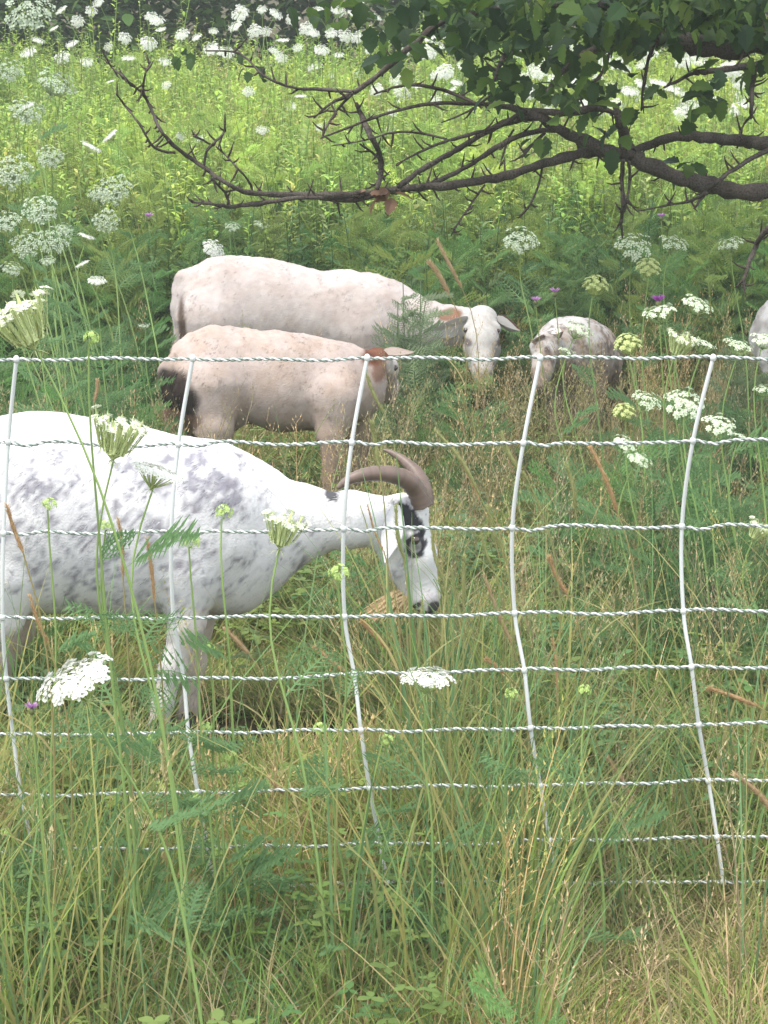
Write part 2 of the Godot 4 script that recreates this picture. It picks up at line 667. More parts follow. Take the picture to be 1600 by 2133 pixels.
func meadow() -> void:
	var all := func(_x, _z): return 1.0
	# short mixed turf under everything
	var root := stuff("meadow_grass", "mixed green and straw coloured meadow grass around fence and animals", "grass")
	var mixes := []
	for k in 4:
		mixes.append(grass_tuft(26, 0.2, 0.0042, 0.07, 0.9, [GREEN, OLIVE, GREEN, OLIVE, STRAW, OLIVE]))
	sow(root, "turf_grass", mixes, M.grass, 15000, 4.05, 9.4, 0.9, func(x, z): return near_animal(x, z) * (0.0 if trampled(x, z) < 0.2 else 1.0) * (0.35 + 0.65 * patch(x, z, 1.4, 1.0)), 0.6, 1.25)
	var lows := []
	for k in 4:
		lows.append(grass_tuft(24, 0.085, 0.0034, 0.07, 1.1, [GREEN, GREEN * 1.1, OLIVE, OLIVE * 1.1, STRAW, STRAW * 0.85]))
	sow(root, "short_turf", lows, M.grass, 16000, 2.5, 5.6, 0.8, func(x, z):
		if z > 3.7 and z < 4.1 and x > -0.2: return 0.35
		if z < 4.1: return 1.0 if x < 0.05 else 0.6 + 0.4 * patch(x, z, 1.8, 21.0)
		return near_animal(x, z) if trampled(x, z) < 0.2 else 0.25, 0.6, 1.4)
	var dry := []
	for k in 3:
		dry.append(grass_tuft(24, 0.15, 0.003, 0.08, 2.2, [STRAW, STRAW, RUST, OLIVE, STRAW * 0.8]))
	sow(root, "dry_grass", dry, M.straw, 17000, 2.5, 9.4, 0.9, func(x, z): return near_animal(x, z) * (0.2 + 0.8 * pow(patch(x, z, 1.1, 7.0), 1.5)) * ((0.45 if z > 3.7 and z < 4.1 else 1.0) if z < 4.3 and x > -0.1 else (0.75 if z > 6.2 else 0.35) * (0.5 if x < -0.1 and z < 4.3 else 1.0)), 0.5, 1.1)
	sow(root, "dry_thatch", dry, M.straw, 6500, 2.5, 4.3, 0.7, func(x, z): return clampf(0.15 + u_of(x, z) * 0.8, 0.0, 0.9) * (0.3 + 0.7 * patch(x, z, 1.6, 61.0)), 0.4, 0.9)
	var tall := []
	for k in 4:
		tall.append(grass_tuft(7, 0.5, 0.005, 0.05, 0.3, [GREEN, OLIVE, OLIVE, GREEN * 0.8, BLUEGREEN]))
	sow(root, "long_grass", tall, M.grass, 2600, 2.9, 9.4, 0.9, func(x, z):
		var u := u_of(x, z)
		var w := (0.3 if z > 4.1 else 0.1) * patch(x, z, 1.2, 3.0)
		if z < 4.7 and z > 3.4 and u > 0.05 and u < 0.5: w = 0.4
		if z < 4.0 and u < -0.62: w = 0.4
		if z > 4.2 and z < 5.4 and u < 0.1: w *= 0.35
		return trampled(x, z) * near_animal(x, z) * w, 0.6, 1.15)
	var stems := []
	for k in 3:
		stems.append(grass_tuft(7, 0.72, 0.0042, 0.04, 0.14, [OLIVE * 1.15, GREEN * 1.1, OLIVE, BLUEGREEN * 1.1]))
	sow(root, "upright_grass", stems, M.grass, 1500, 3.2, 5.0, 0.5, func(x, z):
		var u := u_of(x, z)
		var w := 0.06
		if u > 0.08 and u < 0.5: w = 0.5
		if u < -0.7 and z < 4.2: w = 0.35
		return trampled(x, z) * near_animal(x, z) * w, 0.55, 1.15)
	var sward := []
	for k in 4:
		sward.append(grass_tuft(14, 0.24, 0.0034, 0.06, 0.45, [GREEN * 1.15, GREEN, GREEN, OLIVE * 1.1, BLUEGREEN * 1.2, OLIVE, STRAW * 0.9]))
	sow(root, "sward", sward, M.grass, 3000, 2.7, 4.5, 0.7, func(x, z): return trampled(x, z) * clampf(0.45 - 0.5 * u_of(x, z), 0.08, 0.9) * (0.3 + 0.7 * patch(x, z, 1.8, 12.0)), 0.6, 1.2)
	var hay := []
	for k in 4:
		hay.append(hay_stem(0.6, [STRAW * 0.8, OLIVE, RUST, STRAW][k], [STRAW, STRAW * 0.8, RUST * 1.3, OLIVE * 1.2][k]))
	sow(root, "hay_stems", hay, M.straw, 2600, 3.0, 9.6, 0.9, func(x, z):
		var u := u_of(x, z)
		var w := 0.2
		if z < 4.5 and u < 0.0: w = 0.08
		if z > 5.2 and u > -0.1: w = 0.6
		if z > 6.6 and u > 0.25: w = 0.9
		return near_animal(x, z) * w, 0.55, 1.05)
	# leafy low cover
	var cover := stuff("ground_herbs", "low clover leaves and ferny carrot leaves between the grass", "ground cover")
	var herbs := []
	for k in 4:
		herbs.append(low_herb(0.16, 22, 0.019, [GREEN, BLUEGREEN, DARKGREEN * 1.3, GREEN * 0.9][k]))
	sow(cover, "clover_leaves", herbs, M.leaf, 5200, 2.4, 9.0, 0.8, func(x, z):
		var u := u_of(x, z)
		var w := 0.5 * pow(patch(x, z, 1.6, 5.0), 2.0)
		if z < 4.0: w = clampf(0.38 - u * 0.8, 0.015, 1.0) * pow(patch(x, z, 2.0, 2.0), 1.2)
		if z > 4.1: w += 0.12
		if z > 4.1: w *= trampled(x, z)
		return near_animal(x, z) * w, 0.7, 1.5)
	var ferns := []
	for k in 4:
		ferns.append(fern_plant(0.1 if k < 2 else 0.36, [BLUEGREEN, GREEN * 0.9, BLUEGREEN * 1.1, DARKGREEN * 1.4][k], 8))
	sow(cover, "carrot_leaves", ferns, M.leaf, 2300, 2.7, 9.3, 0.8, func(x, z):
		var u := u_of(x, z)
		var w := 0.03
		if z > 3.9 and z < 4.5 and u < -0.62 and u > -0.82: w = 0.35
		if z > 2.8 and z < 3.9: w = 0.015
		if z > 4.8 and z < 6.8 and u > 0.5: w = 0.5
		if z > 6.8 and u > -0.2: w = 0.12
		if z > 6.5 and u < -0.6: w = 0.7
		return near_animal(x, z) * w, 0.8, 1.4)
	# the belt of tall weeds behind the sheep, oak shade painted into their greens
	var belt := stuff("shade_toned_weeds", "belt of tall feathery weeds behind the sheep, shade painted into their dark green", "weeds")
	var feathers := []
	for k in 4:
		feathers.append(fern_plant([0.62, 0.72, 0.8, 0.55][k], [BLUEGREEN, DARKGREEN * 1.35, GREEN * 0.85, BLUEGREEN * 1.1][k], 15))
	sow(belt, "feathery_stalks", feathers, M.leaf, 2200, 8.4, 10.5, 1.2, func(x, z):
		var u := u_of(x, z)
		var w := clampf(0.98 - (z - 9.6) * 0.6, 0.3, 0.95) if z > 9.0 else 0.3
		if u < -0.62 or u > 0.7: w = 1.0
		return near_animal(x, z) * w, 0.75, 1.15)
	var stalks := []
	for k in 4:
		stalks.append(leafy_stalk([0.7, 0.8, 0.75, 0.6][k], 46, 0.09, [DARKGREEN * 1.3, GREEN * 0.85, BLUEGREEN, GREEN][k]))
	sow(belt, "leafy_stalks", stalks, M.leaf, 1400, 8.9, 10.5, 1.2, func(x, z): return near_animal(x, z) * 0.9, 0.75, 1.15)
	var weed := thing("feathery_weed", "clump of tall grey green feathery weed before the cream sheep's neck", "weed", on_ground(P(850, 800, 7.75).x, 7.75))
	for k in 5:
		var st := part("stalk", fern_plant(rnd(0.55, 0.72), Color(0.20, 0.26, 0.15), 17), M.leaf, weed)
		st.position = Vector3(rnd(-0.07, 0.06), 0, rnd(-0.06, 0.06))
	var weed2 := thing("feathery_weed", "clump of grey green feathery weed before the greyish sheep at the right border", "weed", on_ground(P(1575, 800, 7.2).x, 7.2))
	for k in 6:
		var st := part("stalk", fern_plant(rnd(0.5, 0.68), Color(0.17, 0.23, 0.12), 16), M.leaf, weed2)
		st.position = Vector3(rnd(-0.1, 0.14), 0, rnd(-0.08, 0.08))
	# the meadow further up the slope, sunlight painted into its brighter leaves
	var bright := stuff("sun_toned_meadow", "leafy meadow on the slope below the hedge, sunlight painted into its yellow green", "meadow plants")
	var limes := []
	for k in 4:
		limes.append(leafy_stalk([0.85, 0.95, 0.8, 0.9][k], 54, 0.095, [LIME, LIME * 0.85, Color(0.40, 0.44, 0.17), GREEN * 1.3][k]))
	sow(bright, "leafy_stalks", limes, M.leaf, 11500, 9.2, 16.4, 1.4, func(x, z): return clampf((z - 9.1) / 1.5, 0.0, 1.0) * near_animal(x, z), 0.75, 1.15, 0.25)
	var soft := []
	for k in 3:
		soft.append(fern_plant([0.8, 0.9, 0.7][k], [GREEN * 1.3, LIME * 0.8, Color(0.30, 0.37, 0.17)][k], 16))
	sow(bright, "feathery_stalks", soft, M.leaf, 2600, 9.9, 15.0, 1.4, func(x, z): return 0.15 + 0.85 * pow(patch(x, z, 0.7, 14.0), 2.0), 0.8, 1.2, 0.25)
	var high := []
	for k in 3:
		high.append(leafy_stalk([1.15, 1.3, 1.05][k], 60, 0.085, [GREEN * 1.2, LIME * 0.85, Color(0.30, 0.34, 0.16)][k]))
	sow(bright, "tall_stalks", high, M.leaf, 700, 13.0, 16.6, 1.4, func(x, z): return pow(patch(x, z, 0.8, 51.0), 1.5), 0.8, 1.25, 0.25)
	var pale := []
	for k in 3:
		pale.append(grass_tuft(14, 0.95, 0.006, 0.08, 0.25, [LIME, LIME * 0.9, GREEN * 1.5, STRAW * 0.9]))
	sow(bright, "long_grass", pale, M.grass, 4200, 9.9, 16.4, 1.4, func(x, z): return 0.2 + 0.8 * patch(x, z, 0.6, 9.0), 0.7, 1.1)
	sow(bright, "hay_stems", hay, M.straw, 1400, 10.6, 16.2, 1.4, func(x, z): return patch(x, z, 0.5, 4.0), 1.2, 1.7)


func leaf_mesh(lobed: bool, col: Color) -> Mesh:
	var o := MB.new()
	var ws: Array = []
	for q in 15:
		var u := q / 14.0
		var w := 0.40 * pow(sin(PI * pow(u, 0.85)), 0.7)
		if lobed: w *= 0.9 + 0.17 * cos(u * 26.0)
		ws.append(maxf(w, 0.008))
	for s in [-1, 1]:
		var l := []
		var r := []
		var cs := []
		for q in ws.size():
			var t: float = q / float(ws.size() - 1)
			var m := Vector3(0.03 * sin(t * 3.0), (-0.3 if lobed else -0.18) * t * t, t)
			var e: Vector3 = m + Vector3(ws[q] * s, 0.22 * ws[q] - 0.05 * t, 0.05)
			if s < 0:
				l.append(e); r.append(m)
			else:
				l.append(m); r.append(e)
			cs.append(col)
		o.strip(l, r, cs)
	return o.mesh()


func hedge() -> void:
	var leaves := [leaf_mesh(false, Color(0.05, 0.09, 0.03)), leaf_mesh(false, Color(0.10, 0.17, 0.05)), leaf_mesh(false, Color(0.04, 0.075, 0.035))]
	var list := [
		[-3.6, 18.4, 1.3, 2.6, "dark rounded shrub standing behind the pale umbels, leftmost in the hedge"],
		[-2.0, 17.6, 1.1, 2.3, "dark shrub with a bare black stem behind the tall green spike"],
		[-0.55, 18.3, 1.2, 2.7, "dense blue green shrub in the middle of the shaded hedge"],
		[0.9, 17.7, 1.15, 2.5, "dark green shrub behind the tip of the oak branch"],
		[2.4, 18.2, 1.3, 2.8, "shaded shrub behind the oak leaves at the upper edge of the meadow"],
		[4.0, 17.8, 1.3, 2.6, "dark shrub behind the thick oak limb, rightmost in the hedge"]]
	for d in list:
		var base := on_ground(d[0], d[1])
		var t := thing("hedge_shrub", d[4], "shrub", base, "shaded shrubs along the far hedge")
		for k in 3:
			var o := MB.new()
			var a := rnd(0, TAU)
			var q := Vector3(cos(a), 0, sin(a))
			o.tube([q * 0.05 - Vector3(0, 0.05, 0), q * 0.2 + Vector3(0, d[3] * 0.3, 0), q * 0.45 + Vector3(rnd(-0.1, 0.1), d[3] * 0.75, rnd(-0.1, 0.1))], [0.05, 0.04, 0.015], 7, [Color(0.05, 0.042, 0.035)])
			part("trunk", o.mesh(), M.bark, t)
		var ts := [[], [], []]
		var cs := [[], [], []]
		for k in 4200:
			var dir := Vector3(rng.randfn(), rng.randfn(), rng.randfn()).normalized()
			var r := pow(rng.randf(), 0.4)
			var lump := 1.0 + 0.35 * spots.get_noise_3d(dir.x * 1.6 + d[0], dir.y * 1.6, dir.z * 1.6)
			var p := Vector3(dir.x * d[2] * r * lump, d[3] * 0.52 + dir.y * d[3] * 0.52 * r * lump, dir.z * d[2] * r * lump)
			if p.y < 0.05: continue
			var v := rng.randi() % 3
			var s := rnd(0.06, 0.11)
			ts[v].append(Transform3D(Basis.from_euler(Vector3(rnd(-0.9, 0.9), rnd(0, TAU), rnd(-0.7, 0.7))).scaled(Vector3(s, s, s)), p))
			cs[v].append(tint(0.25))
		for v in 3:
			copies("crown", leaves[v], M.leaf, t, ts[v], cs[v])
	var sp := thing("leafy_spike", "tall bright green leafy spike rising in front of the dark hedge", "plant", on_ground(P(212, 200, 13.2).x, 13.2))
	part("stalk", leafy_stalk(1.5, 90, 0.085, LIME), M.leaf, sp)


# ------------------------------------------------------------------ the oak
func smooth(pts: Array, sub: int) -> Array:
	var out := []
	for k in pts.size() - 1:
		var a: Vector3 = pts[maxi(k - 1, 0)]
		var b: Vector3 = pts[k]
		var c: Vector3 = pts[k + 1]
		var d: Vector3 = pts[mini(k + 2, pts.size() - 1)]
		for q in sub:
			out.append(b.cubic_interpolate(c, a, d, float(q) / sub))
	out.append(pts[pts.size() - 1])
	return out

func limb(parent: Node3D, at: Vector3, line: Array, zd: float, slope: float, label := "") -> void:
	var pts := []
	var rr := []
	for q in line.size():
		var e: Array = line[q]
		var z: float = zd + slope * q + 0.06 * sin(q * 2.1 + zd * 7.0)
		pts.append(P(e[0], e[1], z)); rr.append(Vector3(e[2] * S(e[1], z) * 0.92, 0, 0))
	var sp := smooth(pts, 5)
	var sr := smooth(rr, 5)
	var o := MB.new()
	var rads := []
	var cols := []
	for q in sp.size():
		sp[q] += Vector3(rnd(-1, 1), rnd(-1, 1), rnd(-1, 1)) * sr[q].x * 0.24 - at
		rads.append(maxf(sr[q].x * rnd(0.86, 1.18), 0.0012))
		var s := rnd(0.8, 1.25)
		cols.append(Color(0.085, 0.073, 0.064) * s)
	o.tube(sp, rads, 9 if rads[0] > 0.01 else 6, cols)
	# short spurs and buds
	for q in range(2, sp.size() - 1):
		if rng.randf() < 0.5:
			var d := Vector3(rnd(-1, 1), rnd(-1, 1), rnd(-0.6, 0.6)).normalized()
			var l := rnd(0.012, 0.05)
			o.tube([sp[q], sp[q] + d * (rads[q] + l * 0.6), sp[q] + d * (rads[q] + l) + Vector3(0, 0.006, 0)], [0.0035, 0.0025, 0.001], 4, [Color(0.075, 0.062, 0.053)])
	part("branch", o.mesh(), M.bark, parent, "", label)

func oak() -> void:
	var at := on_ground(2.55, 6.6)
	var t := thing("oak_tree", "oak whose long low dark limbs reach across above the sheep", "tree", at)
	var o := MB.new()
	var pts := []
	var rads := []
	for q in 9:
		pts.append(Vector3(0.05 * sin(q * 1.3), -0.1 + q * 0.7, 0.05 * cos(q)))
		rads.append(0.24 - 0.012 * q + (0.12 if q == 0 else 0.0))
	o.tube(pts, rads, 14, [Color(0.09, 0.075, 0.062)])
	part("trunk", o.mesh(), M.bark, t)
	var z := 6.4
	# [px, py, radius px]
	limb(t, at, [[2150, 330, 30], [1850, 390, 25], [1600, 400, 20], [1500, 391, 19], [1420, 370, 18], [1340, 338, 17], [1285, 320, 15], [1225, 318, 12], [1150, 335, 11], [1080, 358, 10], [1000, 378, 9.5], [900, 389, 9], [840, 393, 9], [760, 403, 8], [680, 406, 7.5], [600, 406, 6.5], [520, 402, 6], [470, 381, 5], [420, 345, 5], [370, 310, 4.6], [335, 270, 4], [312, 220, 3.6], [298, 190, 3.6], [304, 150, 2.4], [314, 128, 1.5]], z, 0.0, "long low limb bending up to a bare twiggy tip")
	limb(t, at, [[820, 396, 6], [740, 416, 6], [640, 411, 5], [540, 423, 5.5], [482, 430, 5], [440, 425, 4], [398, 420, 2]], z - 0.02, 0.004)
	limb(t, at, [[365, 318, 3.5], [322, 308, 3], [290, 258, 2.6], [262, 222, 2.2], [242, 196, 1.6]], z + 0.02, 0.0)
	limb(t, at, [[300, 195, 3], [280, 180, 3], [255, 158, 2.6], [234, 142, 2], [226, 128, 1.4]], z + 0.05, 0.01)
	limb(t, at, [[424, 348, 3.2], [432, 312, 3], [446, 298, 3], [466, 276, 2.6], [469, 258, 1.8]], z, 0.0)
	limb(t, at, [[440, 302, 2.6], [420, 290, 2], [402, 284, 1.4]], z, 0.0)
	limb(t, at, [[525, 400, 3], [520, 380, 2.6], [490, 345, 2.4], [466, 320, 2], [450, 305, 1.5]], z + 0.04, 0.0)
	limb(t, at, [[478, 428, 3.5], [468, 400, 3], [440, 372, 2.5]], z - 0.01, 0.0)
	limb(t, at, [[1285, 320, 13], [1200, 287, 13], [1130, 247, 10], [1080, 228, 8], [1000, 217, 5.5], [900, 216, 4.4], [800, 238, 3.6], [735, 262, 3], [668, 288, 2]], z - 0.06, -0.012)
	limb(t, at, [[1130, 247, 6], [1060, 252, 7.5], [1000, 282, 7], [945, 315, 6.5], [880, 352, 6.5], [832, 388, 6]], z - 0.05, 0.008)
	limb(t, at, [[1170, 270, 5], [1110, 275, 6.5], [1045, 300, 6], [985, 340, 5.5], [925, 372, 6], [870, 390, 5]], z - 0.1, 0.016)
	limb(t, at, [[1090, 232, 5], [1040, 262, 4.4], [960, 285, 4], [900, 305, 3.2], [826, 342, 2]], z - 0.12, 0.0)
	limb(t, at, [[990, 215, 4], [930, 190, 4], [880, 178, 4], [830, 180, 3.2], [780, 196, 2.2]], z - 0.15, 0.0)
	limb(t, at, [[930, 290, 3], [880, 278, 3], [820, 276, 2.6], [760, 292, 2], [690, 304, 1.4]], z - 0.13, 0.0)
	limb(t, at, [[2100, 300, 26], [1800, 300, 19], [1600, 298, 15], [1540, 294, 14], [1480, 288, 13], [1420, 283, 11], [1360, 300, 10], [1312, 318, 9]], z + 0.05, -0.01)
	limb(t, at, [[2200, 60, 38], [1850, 95, 28], [1600, 90, 24], [1520, 100, 25], [1460, 95, 23], [1400, 82, 18], [1340, 78, 14], [1280, 88, 12], [1220, 112, 9], [1170, 150, 6], [1140, 190, 4]], z + 0.1, -0.03, "thick dark limb half hidden among leaves")
	limb(t, at, [[1400, 60, 10], [1250, 10, 9], [1080, 16, 8], [1000, 26, 7], [920, 45, 7], [860, 94, 6.5], [800, 148, 6], [740, 190, 5], [690, 215, 3.4], [654, 246, 1.8]], z - 0.1, -0.02)
	limb(t, at, [[735, 190, 4.4], [670, 186, 4], [608, 182, 3.4], [550, 158, 2.8], [500, 112, 2.4], [430, 106, 1.8]], z - 0.25, 0.0)
	limb(t, at, [[735, 195, 3.4], [705, 226, 3], [682, 262, 2.6], [672, 286, 1.6]], z - 0.26, 0.0)
	limb(t, at, [[742, 215, 4], [756, 248, 7], [776, 290, 7], [793, 332, 6.5], [792, 368, 6], [786, 392, 6]], z - 0.05, 0.0)
	limb(t, at, [[790, 330, 3], [776, 318, 3], [750, 300, 2.2]], z - 0.05, 0.0)
	limb(t, at, [[1312, 322, 15], [1300, 285, 13], [1292, 250, 10], [1283, 222, 7]], z - 0.08, 0.0, "broken upright stub")
	limb(t, at, [[1298, 335, 5], [1295, 380, 5], [1299, 425, 5.5], [1294, 460, 3.6], [1297, 495, 2]], z - 0.1, 0.0)
	limb(t, at, [[1310, 338, 4], [1312, 380, 3.4], [1306, 415, 3.2], [1300, 440, 3]], z - 0.12, 0.0)
	limb(t, at, [[1640, 128, 9], [1570, 136, 8], [1500, 146, 6.5], [1450, 150, 5.5], [1420, 164, 4], [1384, 182, 2.6]], z - 0.16, 0.0)
	limb(t, at, [[1572, 136, 6], [1567, 180, 6], [1567, 215, 5], [1564, 246, 3]], z - 0.16, 0.0)
	limb(t, at, [[1566, 240, 3], [1548, 262, 2.4], [1538, 284, 1.5]], z - 0.16, 0.0)
	limb(t, at, [[1680, 280, 6], [1600, 312, 5], [1530, 352, 5], [1490, 382, 5], [1470, 400, 5], [1452, 428, 3]], z - 0.2, 0.0)
	limb(t, at, [[1472, 402, 4], [1440, 418, 3], [1390, 428, 2.4], [1330, 440, 1.4]], z - 0.2, 0.0)
	limb(t, at, [[1690, 400, 8], [1600, 478, 7], [1574, 514, 6], [1556, 560, 4.5], [1546, 600, 2.5]], z - 0.5, 0.0, "bare dead twig hanging in front of the umbels")
	limb(t, at, [[1130, 345, 3], [1122, 385, 2.8], [1105, 425, 2.4], [1084, 452, 1.4]], z - 0.03, 0.0)
	limb(t, at, [[1010, 385, 3], [985, 420, 2.6], [955, 465, 2.2], [940, 490, 1.4]], z - 0.03, 0.0)
	limb(t, at, [[1135, 278, 4], [1105, 305, 4], [1088, 326, 3]], z - 0.1, 0.0)
	limb(t, at, [[1070, 270, 3], [1055, 300, 2.6], [1040, 352, 1.6]], z - 0.11, 0.0)
	limb(t, at, [[1085, 95, 6], [1055, 110, 6], [1040, 140, 5], [1022, 185, 3]], z - 0.2, 0.0)
	limb(t, at, [[1270, 110, 4], [1255, 150, 4], [1225, 182, 3]], z - 0.05, 0.0)
	limb(t, at, [[1362, 90, 5], [1350, 130, 4], [1340, 180, 3], [1336, 230, 2]], z, 0.0)
	limb(t, at, [[1290, 240, 4], [1240, 225, 8], [1180, 235, 9], [1110, 230, 8]], z - 0.12, 0.0)
	limb(t, at, [[1020, 200, 3], [975, 232, 2.4], [920, 255, 1.6]], z - 0.2, 0.0)
	# the leaves: each one that can be told apart is a piece, the canopy above them is one mass
	var kinds := []
	for c in [Color(0.032, 0.065, 0.02), Color(0.045, 0.085, 0.026), Color(0.028, 0.056, 0.024), Color(0.075, 0.13, 0.03), Color(0.14, 0.21, 0.045)]:
		kinds.append(leaf_mesh(true, c))
	# [px, py, spread x, spread y, how many]
	var beds := [[390, 112, 22, 10, 4], [522, 142, 16, 12, 4], [1430, 345, 22, 16, 5], [1130, 305, 30, 20, 3], [1240, 265, 50, 30, 8], [1470, 205, 26, 34, 12], [1330, 195, 35, 30, 8], [1090, 195, 40, 30, 10], [1210, 190, 40, 35, 16], [1020, 150, 40, 40, 18], [1150, 130, 60, 45, 30], [1560, 130, 50, 30, 8], [830, 80, 40, 40, 10], [700, 20, 120, 26, 12],
		[1000, 60, 60, 40, 30], [900, 20, 80, 40, 26], [1330, 60, 70, 40, 26], [1120, 40, 80, 45, 54], [1250, 35, 80, 45, 56], [1400, 25, 80, 35, 56], [1540, 30, 80, 35, 54], [950, -20, 120, 30, 40], [1250, -30, 160, 25, 60], [1500, -20, 120, 25, 50]]
	var made := 0
	var more := [[], [], [], [], []]
	var more_c := [[], [], [], [], []]
	for b in beds:
		for k in int(b[4] * 1.7):
			var px: float = b[0] + rng.randfn() * b[2] * 0.75
			var py: float = b[1] + rng.randfn() * b[3] * 0.75
			var zz := z + rnd(-0.6, 0.5)
			var v := rng.randi() % 3 if rng.randf() < 0.72 else 3 + int(rng.randf() < 0.25)
			if made < 300:
				var l := part("leaf", kinds[v], M.leaf, t)
				var s := rnd(0.036, 0.07) if px > 600.0 else rnd(0.03, 0.042)
				l.transform = Transform3D(Basis.from_euler(Vector3(rnd(-0.3, 1.3), rnd(0, TAU), rnd(-0.8, 0.8))).scaled(Vector3(s, s, s * 1.15)), P(px, py, zz) - at)
			else:
				var s := rnd(0.04, 0.075)
				more[v].append(Transform3D(Basis.from_euler(Vector3(rnd(-0.3, 1.3), rnd(0, TAU), rnd(-0.8, 0.8))).scaled(Vector3(s, s, s * 1.15)), P(px, py, zz) - at))
				more_c[v].append(tint(0.2))
			made += 1
	for v in 5:
		copies("leaves", kinds[v], M.leaf, t, more[v], more_c[v])
	for k in 9:
		var dl := part("dead_leaf", leaf_mesh(true, Color(0.22, 0.13, 0.085)), M.leaf, t)
		dl.transform = Transform3D(Basis.from_euler(Vector3(rnd(-0.4, 0.9), rnd(0, TAU), rnd(-0.8, 0.8))).scaled(Vector3(0.05, 0.05, 0.06)), P(rnd(762, 826), rnd(396, 412), z - rnd(0.01, 0.05)) - at)
	for v in 3:
		var ts := []
		var cs := []
		for k in 900:
			var zz := rnd(5.4, 8.4)
			var x := rnd(-0.1, 4.2)
			var y := rnd(1.72, 4.6)
			if y < 1.72 + maxf(0.0, 0.55 - x) * 1.6: continue
			
			var s := rnd(0.06, 0.11)
			ts.append(Transform3D(Basis.from_euler(Vector3(rnd(-0.5, 1.2), rnd(0, TAU), rnd(-0.8, 0.8))).scaled(Vector3(s, s, s)), Vector3(x, y, -zz) - at))
			cs.append(tint(0.25))
		copies("crown", kinds[v], M.leaf, t, ts, cs)


# ------------------------------------------------------------------ the fence
func fence() -> void:
	var D := 4.0
	var cols_x := [[35, 18, 8, 6, 14, 28, 45, 72, 96], [402, 372, 357, 362, 383, 393, 412, 432, 447], [765, 733, 716, 718, 738, 752, 770, 792, 808], [1125, 1090, 1067, 1072, 1092, 1105, 1125, 1145, 1161], [1485, 1443, 1420, 1423, 1440, 1455, 1475, 1493, 1506]]
	var rows := [[748, 746, 745, 745, 745], [920, 925, 921, 922, 917], [1110, 1106, 1100, 1098, 1095], [1285, 1286, 1283, 1276, 1272], [1412, 1413, 1404, 1395, 1388], [1530, 1526, 1520, 1515, 1508], [1655, 1648, 1640, 1635, 1625], [1770, 1765, 1757, 1750, 1743], [1845, 1842, 1838, 1838, 1835]]
	# carry the net on beyond the view on both sides
	var full := []
	for r in 9:
		var line := []
		for k in range(-3, 9):
			var q := clampi(k, 0, 4)
			var x: float = cols_x[q][r] + (k - q) * 361.0
			var y: float = rows[r][q] + (k - q) * (rows[r][4] - rows[r][0]) * 0.22
			line.append(P(x, y, D + 0.012 * sin(r * 1.7 + k)))
		full.append(line)
	var at := on_ground(0, D)
	var t := thing("netting_fence", "white electric netting fence with twisted wires and thin uprights before the goat", "fence", at)
	var white := Color(0.52, 0.54, 0.53)
	var grey := Color(0.18, 0.22, 0.19)
	for r in 9:
		var path := []
		for k in 11:
			var a: Vector3 = full[r][k] - at
			var b: Vector3 = full[r][k + 1] - at
			for q in 24:
				var u := q / 24.0
				var wave := 0.0018 * sin(u * 9.0 + r * 2.0 + k)
				if r == 1 or r == 2:
					wave += -0.007 * exp(-pow((u - 0.12) / 0.07, 2.0)) + 0.004 * sin(u * TAU) * 0.6
				wave -= 0.004 * sin(PI * u) * (0.5 + 0.5 * sin(r * 3.3 + k * 1.9))
				path.append(a.lerp(b, u) + Vector3(0, wave, 0.002 * sin(u * 11.0 + r)))
		path.append(full[r][11] - at)
		var dist := 0.0
		var strands := [[], []]
		for q in path.size() - 1:
			var seg: Vector3 = path[q + 1] - path[q]
			var n := 5
			for e in n:
				var p: Vector3 = path[q] + seg * (float(e) / n)
				var ph := (dist + seg.length() * e / n) / 0.0235 * TAU
				for s in 2:
					var a := ph + PI * s
					strands[s].append(p + (Vector3.UP * cos(a) + Vector3.BACK * sin(a)) * 0.0018)
			dist += seg.length()
		var w := MB.new()
		tube_even(w, strands[0], 0.0021, 5, white)
		var wire := part("twisted_wire", w.mesh(), M.wire, t)
		var g := MB.new()
		tube_even(g, strands[1], 0.0018, 5, grey)
		part("dark_strand", g.mesh(), M.wire, wire)
	for k in 12:
		var pts := []
		for r in 9:
			pts.append(full[r][k] - at + Vector3(0, 0, 0.004))
		var sm := smooth(pts, 6)
		var o := MB.new()
		tube_even(o, sm, 0.0037, 8, white)
		var up := part("upright", o.mesh(), M.wire, t)
		for r in 9:
			var b := MB.new()
			b.ball(pts[r], Vector3(0.006, 0.0078, 0.006), 6, 8, white)
			part("knot", b.mesh(), M.wire, up)

func tube_even(o: MB, pts: Array, r: float, sides: int, col: Color) -> void:
	var rr := []
	rr.resize(pts.size())
	rr.fill(r)
	o.tube(pts, rr, sides, [col])


# ------------------------------------------------------------------ the animals
var zd0 := 5.0

func B(x1: float, y1: float, d1: float, r1: float, x2: float, y2: float, d2: float, r2: float, sq := 1.0, k := 0.03) -> Array:
	return [P(x1, y1, zd0 + d1), P(x2, y2, zd0 + d2), r1 * S(y1, zd0 + d1), r2 * S(y2, zd0 + d2), sq, k]

func flat(px: float, py: float) -> Vector2:           # a spot of the animal's side, in metres
	var p := P(px, py, zd0)
	return Vector2(p.x, p.y)

func near_spot(p: Vector3, px: float, py: float, rx: float, ry: float, turn := 0.0) -> float:   # under 1 inside an oval patch of the coat
	var s := S(py, zd0)
	var d := (Vector2(p.x, p.y) - flat(px, py)).rotated(turn)
	return Vector2(d.x / (rx * s), d.y / (ry * s)).length()

